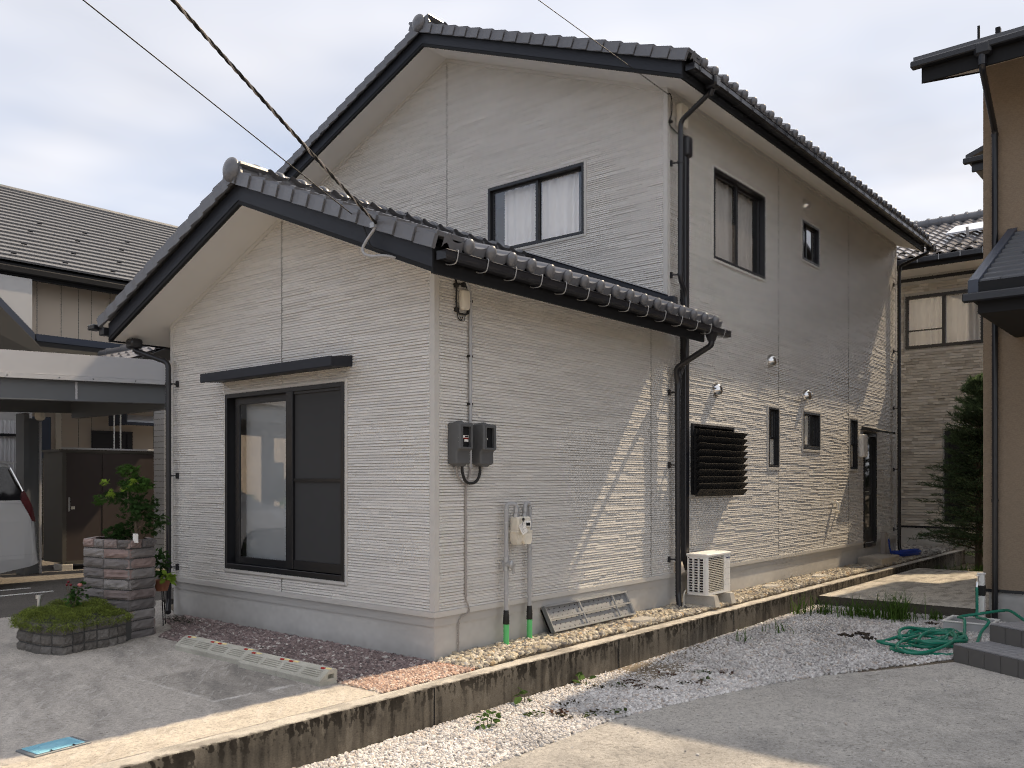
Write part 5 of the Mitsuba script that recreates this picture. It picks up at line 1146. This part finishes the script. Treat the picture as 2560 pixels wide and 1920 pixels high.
# tiled entrance steps, set at an angle
SU, SV = np.array([0.848, -0.530]), np.array([0.530, 0.848])
k = thing("entrance_steps", "grey tiled entrance steps set at an angle beside the brown house", "steps")
Sb = lambda o, u0, u1, v0, v1, z0, z1: hull([(*(np.array(o) + SU * u + SV * v), z) for u in (u0, u1) for v in (v0, v1) for z in (z0, z1)])
S1, S2 = (2.998, 4.383), (3.248, 4.783)
obj("base", [Sb(S1, 0.006, 3.2, 0.006, 3.0, -0.5, -0.125), Sb(S2, 0.006, 3.2, 0.006, 2.6, -0.2, 0.055)], M["grout"], k)
for o, zt, zb, nv, v_end in ((S1, -0.11, -0.30, 5, 0.47), (S2, 0.07, -0.11, 16, 2.4)):
    for i in range(9):
        for j in range(nv if o is S1 else 14):
            obj("tile", Sb(o, i * 0.105 + 0.005, i * 0.105 + 0.100, j * 0.105 + 0.005, j * 0.105 + 0.100, zt - 0.013, zt), M["steptile"], k)
    for i in range(8):
        obj("riser_tile", Sb(o, i * 0.19 + 0.003, i * 0.19 + 0.187, -0.004, 0.0065, zb, zt - 0.016), M["stepside"], k)
    for j in range(6):
        obj("riser_tile", Sb(o, -0.004, 0.0065, j * 0.19 + 0.003, j * 0.19 + 0.187, zb, zt - 0.016), M["stepside"], k)

# standpipe, pan and hose
k = thing("standpipe", "white garden tap post with a chrome tap beside the brown house", "tap post")
obj("post", hull([(2.76 + a * w, 6.80 + b * w, z) for a in (-1, 1) for b in (-1, 1) for z, w in ((-0.3, 0.040), (0.37, 0.036))]), M["white"], k)
obj("cap", box(2.715, 2.805, 6.755, 6.845, 0.37, 0.39, 0.006), M["white"], k)
obj("tap", [tube(bend([(2.75, 6.77, 0.29), (2.73, 6.715, 0.29), (2.73, 6.705, 0.22)], 0.03), 0.011, 8), cyl((2.735, 6.73, 0.29), (2.735, 6.73, 0.36), 0.012), box(2.71, 2.76, 6.722, 6.738, 0.355, 0.368, 0.004)], M["chrome"], k, smooth=40)
obj("band", hull([(2.76 + a * 0.0425, 6.80 + b * 0.0425, z) for a in (-1, 1) for b in (-1, 1) for z in (0.11, 0.235)]), M["rubber"], k)
k = thing("drain_pan", "pale grey drain pan on the ground under the garden tap", "drain pan")
px = lambda u, v: (2.50 + 0.0 * u + 0.46 * u - 0.02 * v, 6.52 + 0.0 * u + 0.40 * v - 0.56)
pan = m3.Manifold.cube([0.50, 0.50, 0.12]).translate([2.50, 6.05, -0.26]) - m3.Manifold.cube([0.44, 0.44, 0.12]).translate([2.53, 6.08, -0.225])
obj("tray", tri(pan), M["grey"], k)
obj("rim", [box(2.485, 2.515, 6.035, 6.565, -0.143, -0.128, 0.004), box(2.985, 3.015, 6.035, 6.565, -0.143, -0.128, 0.004), box(2.515, 2.985, 6.035, 6.065, -0.143, -0.128, 0.004), box(2.515, 2.985, 6.535, 6.565, -0.143, -0.128, 0.004)], M["white"], k)
obj("grate", box(2.62, 2.80, 6.22, 6.42, -0.20, -0.185), M["white"], k)
rr = np.random.default_rng(17)
hp = [(2.73, 6.70, 0.22), (2.735, 6.69, 0.05), (2.74, 6.66, -0.12), (2.80, 6.40, -0.11), (2.98, 6.10, -0.10), (2.95, 5.86, -0.20)]
for q in range(9):
    cx, cy, ra, rb, th0 = 2.58 + rr.uniform(-.14, .22), 5.06 + rr.uniform(-.26, .42), rr.uniform(0.17, 0.37), rr.uniform(0.36, 0.72), rr.uniform(-0.5, 0.5)
    for i in range(9):
        t = i / 9 * 2 * math.pi + 0.9
        a, b = ra * math.cos(t), rb * math.sin(t)
        hp.append((cx + a * math.cos(th0) - b * math.sin(th0), cy + a * math.sin(th0) + b * math.cos(th0), -0.255 + 0.011 * q * rr.uniform(0.3, 1.1) + 0.012 * math.sin(3 * t)))
hp += [(2.80, 5.75, -0.20), (2.72, 6.1, -0.10), (2.62, 6.3, -0.11), (2.80, 6.52, -0.08), (3.0, 6.75, -0.05), (3.12, 6.6, -0.03), (3.3, 6.4, -0.1)]
whole("green_hose", tube(spline(hp, 7), 0.0175, 9), M["hose"], "tangled green garden hose lying on the white gravel", "hose", smooth=True)
k = thing("rear_standpipe", "dark brown tap post with a blue hose by the back door", "tap post")
obj("post", box(0.12, 0.20, 11.55, 11.66, 0.0, 0.57, 0.004), M["vinyl"], k); obj("tap", tube(bend([(0.18, 11.66, 0.52), (0.20, 11.74, 0.52), (0.20, 11.75, 0.44)], 0.03), 0.014, 8), M["steel"], k, smooth=True)
hp = [(0.20, 11.75, 0.46), (0.21, 11.78, 0.3), (0.22, 11.9, 0.1), (0.2, 12.2, 0.08)]
for q in range(5):
    cx, cy = 0.26 + rr.uniform(-.05, .05), 12.75 + rr.uniform(-.1, .1)
    for i in range(7):
        t = i / 7 * 2 * math.pi + math.pi
        hp.append((cx + 0.16 * math.cos(t) * rr.uniform(.8, 1.1), cy + 0.48 * math.sin(t + 1) * rr.uniform(.8, 1.1), 0.07 + 0.024 * q + rr.uniform(-0.01, 0.01)))
whole("blue_hose", tube(spline(hp, 6), 0.0135, 8), M["blueh"], "coiled blue hose on the pebbles behind the back door step", "hose", smooth=True)
whole("door_step", box(0.02, 0.44, 10.55, 11.60, -0.05, 0.165, 0.012), M["slab"], "low concrete step below the black back door", "step")

# ------------------------------------------------------------------ brick-faced house behind
k = thing("brick_house", "tan brick-faced house with glazed black roof tiles behind the long side wall", "house")
YB = 15.8
hB = [(-0.62, 0.97, 4.50, 5.70), (0.20, 1.12, 0.62, 2.62)]
WB = obj("wall", [wall_mesh(fy(YB), [(-6, -0.3), (1.30, -0.3), (1.30, 6.4), (-6, 6.4)], hB), box(-6, 1.3, 16.5, 16.6, 0, 6.4), box(1.2, 1.3, 15.9, 16.5, -0.3, 6.4)], M["wall"], k)
r9 = np.random.default_rng(40)
for q in range(3):
    cB = [(.30, .25, .195), (.35, .30, .24), (.25, .205, .16)][q]
mB = siding(fy(YB), 0.50, 6.0, lambda z: (-2.2, 1.30), [(a - .04, b + .04, c - .04, d + .04) for a, b, c, d in hB], 77, pitch=0.062, seg=(0.10, 0.36), gap=0.010, d0=0.010, d1=0.028, tilt=0.001)
nb = len(mB.vertices) // 8
palB = np.array([(.46, .43, .38), (.52, .49, .44), (.38, .35, .305), (.50, .475, .44), (.42, .39, .345)])
colB = np.repeat(palB[r9.integers(5, size=nb)] * r9.uniform(0.85, 1.15, (nb, 1)), 8, 0)
obj("brick_facing", mB, M["stone"], WB, color=colB, kind="stuff")
obj("base_trim", [box(-2.2, 1.31, YB - 0.03, YB, 0.455, 0.497)], M["frame"], k)
obj("foundation", box(-6, 1.29, YB - 0.02, YB + 0.5, -0.3, 0.45), M["found"], k)
obj("frieze", [box(-2.2, 1.31, YB - 0.035, YB, 6.03, 6.10)], M["frame"], k); obj("soffit", [box(-2.6, 1.7, YB - 0.85, YB, 6.16, 6.19)], M["soffit"], k)
fr = fy(YB)
wb = obj("window", [fbox(fr, a, b, -0.06, 0.03, c, d) for a, b, c, d in ((-0.62, -0.57, 4.5, 5.7), (0.92, 0.97, 4.5, 5.7), (-0.57, 0.92, 5.63, 5.7), (-0.57, 0.92, 4.5, 4.57), (0.15, 0.21, 4.57, 5.63), (-0.57, 0.15, 4.90, 4.92))], M["frame"], k, label="upstairs window with closed pale curtains")
obj("pane", [fbox(fr, -0.57, 0.15, -0.03, -0.026, 4.57, 5.63), fbox(fr, 0.21, 0.92, -0.045, -0.041, 4.57, 5.63)], M["glass"], wb)
for (c0, c1) in ((-0.58, 0.16), (0.19, 0.93)):
    aa = np.linspace(c0, c1, 70); bb = -0.16 + 0.03 * np.sin(aa * 42 + 1.3 * np.sin(aa * 8)); n = 70
    v = [fr(a, b, z) for z in (4.4, 5.7) for a, b in zip(aa, bb)]
    obj("curtain", trimesh.Trimesh(np.array(v), [[i, i + 1, n + i + 1] for i in range(n - 1)] + [[i, n + i + 1, n + i] for i in range(n - 1)], process=False), M["curtain"], wb, smooth=True)
wb = obj("window", [fbox(fr, a, b, -0.06, 0.035, c, d) for a, b, c, d in ((0.20, 0.28, 0.62, 2.62), (1.04, 1.12, 0.62, 2.62), (0.28, 1.04, 2.54, 2.62), (0.28, 1.04, 0.62, 0.7), (0.64, 0.69, 0.7, 2.54))], M["frame"], k)
obj("pane", [fbox(fr, 0.28, 1.04, -0.04, -0.03, 0.7, 2.54)], M["carglass"], wb)
c_ = 0.41; n_ = math.hypot(1, c_)
FB = lambda x, s, h: np.array([x, YB - 0.95 + s / n_, 6.36 + s * c_ / n_]) + np.array([0, -c_, 1]) / n_ * h
RBk = obj("roof", hull([FB(x, s, h) for x in (-2.7, 1.75) for s in (0.05, 4.6) for h in (-0.10, -0.03)]), M["black"], k)
wave_roof("tile_field", RBk, lambda u, s, h: FB(-2.6 + u, 4.5 - s, h), 15, 15, 0.285, 0.30, M["gloss"])
ring = tube([(0.075 * math.cos(t), 0, 0.062 * math.sin(t)) for t in np.linspace(0, 2 * math.pi, 20, endpoint=False)], 0.016, 6, closed=True)
rg = mikit.ply(ring, M["black"], smooth=True)
for i in range(11): obj("snow_ring", rg, None, RBk, to_world=T().translate([float(v_) for v_ in FB(-1.45 + i * 0.285 + 0.07, 0.42, 0.05)]).rotate([1, 0, 0], -68))
obj("ridge", [tube([FB(-2.7, 4.6, 0.06), FB(1.75, 4.6, 0.06)], 0.12, 10)] + [tube([FB(x, 4.6, 0.06), FB(x + 0.06, 4.6, 0.06)], 0.15, 10) for x in np.arange(-2.5, 1.7, 0.3)], M["tile"], RBk, smooth=40)
obj("fascia", [box(-2.6, 1.7, YB - 0.92, YB - 0.88, 6.12, 6.34)], M["black"], k); obj("gutter", [box(-2.6, 1.7, YB - 1.05, YB - 0.93, 6.20, 6.32, 0.015)], M["pipe"], k)
obj("gutter_clip", [box(x, x + 0.012, YB - 1.056, YB - 1.04, 6.21, 6.34) for x in np.arange(-2.2, 1.7, 0.42)], M["galv"], k)
spk = thing("solar_panel", "pale reflecting solar panel on the glazed tile roof", "solar panel")
obj("bracket", [hull([FB(x, s, h) for x in (0.55, 0.60) for s in (1.48, 1.549) for h in (0.0, 0.25)])], M["galv"], spk)
obj("module", hull([FB(x, s, h) for x in (0.12, 1.6) for s in (1.55, 2.55) for h in (0.13, 0.17)]), M["solar"], spk)

# conifer
k = thing("conifer_tree", "dark green feathery conifer between the brick-faced house and the brown house", "tree")
r = np.random.default_rng(51)
tx, ty = 1.30, 13.75
V, F, Cc, o = [], [], [], 0
st = [tube([(tx, ty, -0.3), (tx, ty, 1.8), (tx + 0.02, ty, 3.55)], [0.07, 0.045, 0.006], 8)]
for b in range(310):
    h = r.uniform(0, 1) ** 0.85; z = 0.0 + h * 3.5; Lb = (1.18 * (1 - h) ** 0.8 + 0.10) * r.uniform(0.55, 1.1); a = r.uniform(0, 2 * math.pi)
    el = r.uniform(0.05, 0.40) + 0.55 * h
    d = np.array([math.cos(a) * math.cos(el), math.sin(a) * math.cos(el), math.sin(el)])
    p0 = np.array([tx, ty, z]); n = 9
    pts = [p0 + d * Lb * t + np.array([0, 0, -0.14 * Lb * t * t]) for t in np.linspace(0, 1, n)]
    st.append(tube(pts, np.linspace(0.010, 0.003, n), 4))
    sx = np.cross(d, [0, 0, 1.0]); sx /= np.linalg.norm(sx)
    for i in range(1, n):
        for s in (-1, 1):
            lt = Lb * 0.30 * (1.15 - i / n) + 0.07
            td = sx * s * r.uniform(0.5, 0.9) + d * r.uniform(0.6, 1.0) + np.array([0, 0, r.uniform(-0.25, 0.2)]); td /= np.linalg.norm(td)
            q0 = pts[i]
            for m_ in range(7):
                q = q0 + td * lt * (m_ + 0.5) / 7
                nd = td + r.normal(0, 0.55, 3); nd /= np.linalg.norm(nd); sd_ = np.cross(nd, r.normal(0, 1, 3)); sd_ /= np.linalg.norm(sd_) + 1e-9
                ln = r.uniform(0.05, 0.11); w_ = 0.0075
                V.append(np.array([q - sd_ * w_, q + sd_ * w_, q + nd * ln + sd_ * w_ * .4, q + nd * ln - sd_ * w_ * .4])); F.append(np.array([[0, 1, 2], [0, 2, 3]]) + o); o += 4
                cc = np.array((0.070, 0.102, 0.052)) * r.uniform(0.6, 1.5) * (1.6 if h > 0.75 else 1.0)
                Cc.append(np.tile(cc, (4, 1)))
obj("trunk", st, M["bark"], k)
obj("crown", trimesh.Trimesh(np.vstack(V), np.vstack(F), process=False), M["leaf"], k, color=np.vstack(Cc))


# ------------------------------------------------------------------ grass and weeds
def tuft(c, n, ln, seed, col, spread=0.08, droop=0.6):
    r = np.random.default_rng(seed); V, F, Cc, o = [], [], [], 0
    for _ in range(n):
        a = r.uniform(0, 6.28); L = ln * r.uniform(0.45, 1.1); lean = r.uniform(0.15, 0.9)
        p = np.array([c[0] + r.normal(0, spread), c[1] + r.normal(0, spread), c[2]]); d = np.array([math.cos(a), math.sin(a), 0]); s = np.array([-d[1], d[0], 0]) * r.uniform(0.004, 0.0085)
        for i in range(5):
            t = i / 4; q = p + d * L * lean * t * t + np.array([0, 0, L * (t - droop * lean * t * t * 0.7)])
            w = s * (1 - t ** 1.5)
            V += [q - w, q + w]
        for i in range(4): F += [[o + 2 * i, o + 2 * i + 1, o + 2 * i + 3], [o + 2 * i, o + 2 * i + 3, o + 2 * i + 2]]
        o += 10; Cc.append(np.tile(np.array(col) * r.uniform(0.7, 1.35), (10, 1)))
    return trimesh.Trimesh(np.array(V), F, process=False), np.vstack(Cc)


GR = (0.075, 0.135, 0.030)
for i, (x, y, n, ln, sp, lb) in enumerate(((0.76, 6.1, 34, 0.38, 0.06, "wispy grass tuft against the retaining wall at the slab's corner"), (0.98, 6.35, 70, 0.32, 0.08, "grass tuft second from the retaining wall in front of the slab"), (1.40, 6.42, 130, 0.30, 0.13, "spreading grass tuft in front of the middle of the slab"), (1.86, 6.45, 220, 0.46, 0.12, "largest leafy grass tuft in front of the slab"), (2.25, 6.72, 60, 0.20, 0.05, "small grass tuft beside the drain pan"), (0.95, 3.9, 12, 0.22, 0.04, "thin lone grass sprouting from the gravel near the wall"), (1.05, 4.75, 16, 0.22, 0.12, "sparse grass blades in the gravel beyond the lone sprout"))):
    m, c = tuft((x, y, float(GZ(y)) + 0.005), n, ln, 60 + i, GR, sp)
    whole("grass_tuft", m, M["leaf"], lb, "grass", "grass tufts in the white gravel", color=c)
m, c = tuft((1.7, 12.9, -0.3), 900, 0.34, 70, (0.085, 0.15, 0.035), 0.42)
struct("lawn_base", box(0.62, 2.8, 12.12, 16, -0.41, -0.29), M["soil"])
whole("grass", m, M["leaf"], "patch of grass behind the slab beside the brown house", "grass", kind="stuff", color=c)
for i, (x, y, nn, sz, rad, lb) in enumerate(((0.70, 1.18, 5, 0.11, 0.05, "broad-leaved weed growing against the retaining wall, farther of two"), (0.70, 0.34, 6, 0.11, 0.06, "broad-leaved weed growing against the retaining wall, nearer of two"), (0.93, -0.38, 34, 0.06, 0.085, "leafy green weed clump in the sunlit front part of the gravel"))):
    m, c = leaves([((x, y, float(GZ(y)) + 0.07), np.array([rad, rad * 1.2, 0.06]), nn, (0.075, 0.125, 0.04))], (sz * 0.7, sz), 80 + i, "oval", 1.2)
    k = thing("weed", lb, "weed", "weeds in the white gravel")
    obj("foliage", m, M["leaf"], k, color=c)
    obj("stem", [tube([(x + 0.02 * q, y, -0.31), (x + 0.03 * q, y + 0.02 * q, -0.22)], 0.003, 5) for q in (-1, 0, 1)], M["bark"], k)
wl = [(0.99, 0.09), (1.11, 0.26), (1.39, 0.43), (1.47, 0.56), (1.17, 1.39), (1.32, 1.43), (0.98, 1.32), (1.10, 1.97), (1.41, 1.76), (1.32, 2.26), (1.48, 2.39), (1.02, 0.54), (1.33, 0.36), (1.0, 1.5), (0.9, 1.15), (1.5, 2.0), (1.55, 1.85), (1.22, 0.2)]
rw_ = np.random.default_rng(90)
for i, (x, y) in enumerate(wl):
    colw = (0.06, 0.085, 0.03) if i % 3 == 0 else (0.085, 0.05, 0.035) if i % 3 == 1 else (0.05, 0.045, 0.028)
    m, c = leaves([((x, y, float(GZ(y)) + 0.018), np.array([0.085, 0.10, 0.018]), 46, colw)], (0.018, 0.046), 100 + i, "oval", 1.4)
    whole("creeping_weed", m, M["leaf"], "low creeping " + ("green", "reddish", "brownish")[i % 3] + " weed flat on the white gravel, " + ("in its near half" if y < 1.0 else "in its middle stretch" if y < 1.9 else "in its far half"), "weed", "creeping weeds in the gravel", color=c)
for i, (x, y) in enumerate(((1.76, 4.89), (1.86, 5.09), (2.02, 4.84), (2.3, 6.35))):
    P = np.column_stack([rw_.normal(x, 0.036, 60), rw_.normal(y, 0.028, 60), rw_.uniform(-0.27, -0.22, 60)])
    m, c = stones(P, (0.015, 0.04), [(1, .035, .028, .022), (1, .055, .042, .032)], 130 + i)
    whole("soil_clod", m, M["stone"], "dark clump of earth and roots, " + ("leftmost of three near the hose", "farthest of three near the hose", "nearest of three to the hose", "scattered beside the drain pan")[i], "soil clod", "earth clods on the gravel", color=c)

# ------------------------------------------------------------------ overhead cables
A = np.array([-0.09, -0.55, 3.585])
dB = np.array([0.5334, -2.6268, 4.2939]) - A
k = thing("service_cable", "thick twisted service cable running from the wing's gable up out of the picture", "cable")
dn = dB / np.linalg.norm(dB); e1 = np.cross(dn, [0, 0, 1.0]); e1 /= np.linalg.norm(e1); e2 = np.cross(dn, e1)
for j in range(3):
    tt = np.linspace(0, 2.4, 420); ph = tt * 2 * math.pi * 11 + j * 2.094
    p = A + dB * tt[:, None] + 0.0075 * (np.cos(ph)[:, None] * e1 + np.sin(ph)[:, None] * e2); p[:, 2] -= 0.06 * tt * np.clip(1.6 - tt, 0, 9) * 0.5
    obj("strand", tube(p, 0.0062, 6), M["rubber"] if j < 2 else M["vinyl"], k, smooth=True)
A2 = np.array([-0.381, -0.55, 3.716]); d2 = np.array([0.1249, -2.9667, 4.2939]) - A2
whole("thin_cable", tube([A2, A2 + d2 * 2.4], 0.0042, 6), M["rubber"], "thin straight cable left of the thick twisted one", "cable")
A3 = np.array([0.03, 3.86, 6.10]); d3 = np.array([-0.151, 1.616, 6.325]) - A3
whole("thin_cable", tube([A3, A3 + d3 * 5], 0.0045, 6), M["rubber"], "thin straight cable ending at the upper corner of the main gable", "cable")
k = thing("cable_bracket", "small metal bracket with looped grey cable on the wing's barge board", "bracket")
Bz = lambda x: 3.535 - 0.385 * (x - 0.0)
obj("plate", [hull([(x, y, Bz(x) + d_) for x in (-0.12, 0.19) for y in (-0.548, -0.542) for d_ in (-0.018, 0.018)])], M["galv"], k)
obj("bolt", [cyl((x, -0.555, Bz(x)), (x, -0.540, Bz(x)), 0.007, 8) for x in (-0.02, 0.08, 0.16)], M["dark"], k)
obj("standoff", [hull([(x, y, z) for x in (-0.13, -0.08) for y in (-0.60, -0.54) for z in (3.56, 3.60)])], M["galv"], k)
obj("loop", tube(spline([(-0.09, -0.57, 3.585), (-0.11, -0.58, 3.54), (-0.18, -0.59, 3.47), (-0.215, -0.60, 3.41), (-0.19, -0.60, 3.36), (-0.12, -0.58, 3.335), (0.0, -0.55, 3.325), (0.09, -0.40, 3.30), (0.10, -0.02, 3.27)], 8), 0.012, 8), M["conduit"], k, smooth=True)
obj("wire", tube(spline([(-0.25, -0.56, 3.60), (-0.20, -0.56, 3.50), (-0.16, -0.55, 3.42), (-0.05, -0.55, 3.37), (0.06, -0.50, 3.32)], 8), 0.006, 6), M["rubber"], k, smooth=True)
whole("number_plate", [hull([(x, y, 3.655 - 0.42 * (x + 0.335) + d_) for x in (a, b) for y in (-0.512, -0.507) for d_ in (-0.014, 0.014)]) for a, b in ((-0.40, -0.375), (-0.365, -0.325), (-0.318, -0.285))], M["white"], "small white tag strip on the wing's barge board", "tag")
k = thing("cable_box", "white cable box under the main eave at the corner, partly behind the downpipe", "cable box")
obj("case", rbox(0.012, 0.09, 4.09, 4.26, 5.79, 6.06, 0.012, 4), M["cream"], k, smooth=40)
obj("cable", [tube(spline([(0.03, 3.87, 6.10), (0.04, 3.90, 6.11), (0.03, 3.96, 6.05), (0.02, 3.97, 5.9), (0.02, 3.93, 5.82), (0.02, 3.94, 5.75), (0.03, 4.1, 5.70)], 8), 0.007, 6), box(0.012, 0.05, 3.91, 3.95, 5.78, 5.81), tube(spline([(0.03, 4.15, 5.80), (0.03, 4.22, 5.74), (0.03, 4.34, 5.72), (0.03, 4.33, 5.66), (0.02, 4.25, 5.64)], 6), 0.006, 6)], M["rubber"], k, smooth=True)

# ------------------------------------------------------------------ what the front windows look out on
k = thing("street_house", "cream two-storey house across the street, seen only in window reflections", "house")
hW = [(-21.5, -19.8, 3.2, 4.6), (-18.0, -16.0, 0.8, 2.4), (-24.5, -23.2, 0.9, 2.2)]
obj("wall", [wall_mesh(lambda a, b, z: (a, -15.0 + b, z), [(-30, 0), (-14, 0), (-14, 5.6), (-30, 5.6)], hW), box(-30, -14, -22, -15.3, 0, 5.6)], M["beige"], k)
obj("window", [box(a, b, -15.2, -15.1, c, d) for a, b, c, d in hW], M["carglass"], k)
obj("roof", hull([(x, y, z) for x in (-30.6, -13.4) for y, z in ((-14.3, 5.6), (-22.7, 5.6), (-18.5, 8.0))]), M["slate"], k)
m, c = leaves([((-26 + i * 0.8, -12.6 + 0.2 * math.sin(i * 2.3), 0.55 + 0.2 * math.sin(i)), np.array([0.6, 0.5, 0.6]), 80, MG if i % 3 else DG) for i in range(22)], (0.10, 0.2), 150, "oval")
whole("hedge", m, M["leaf"], "clipped green hedge across the street, seen only in reflections", "hedge", color=c)
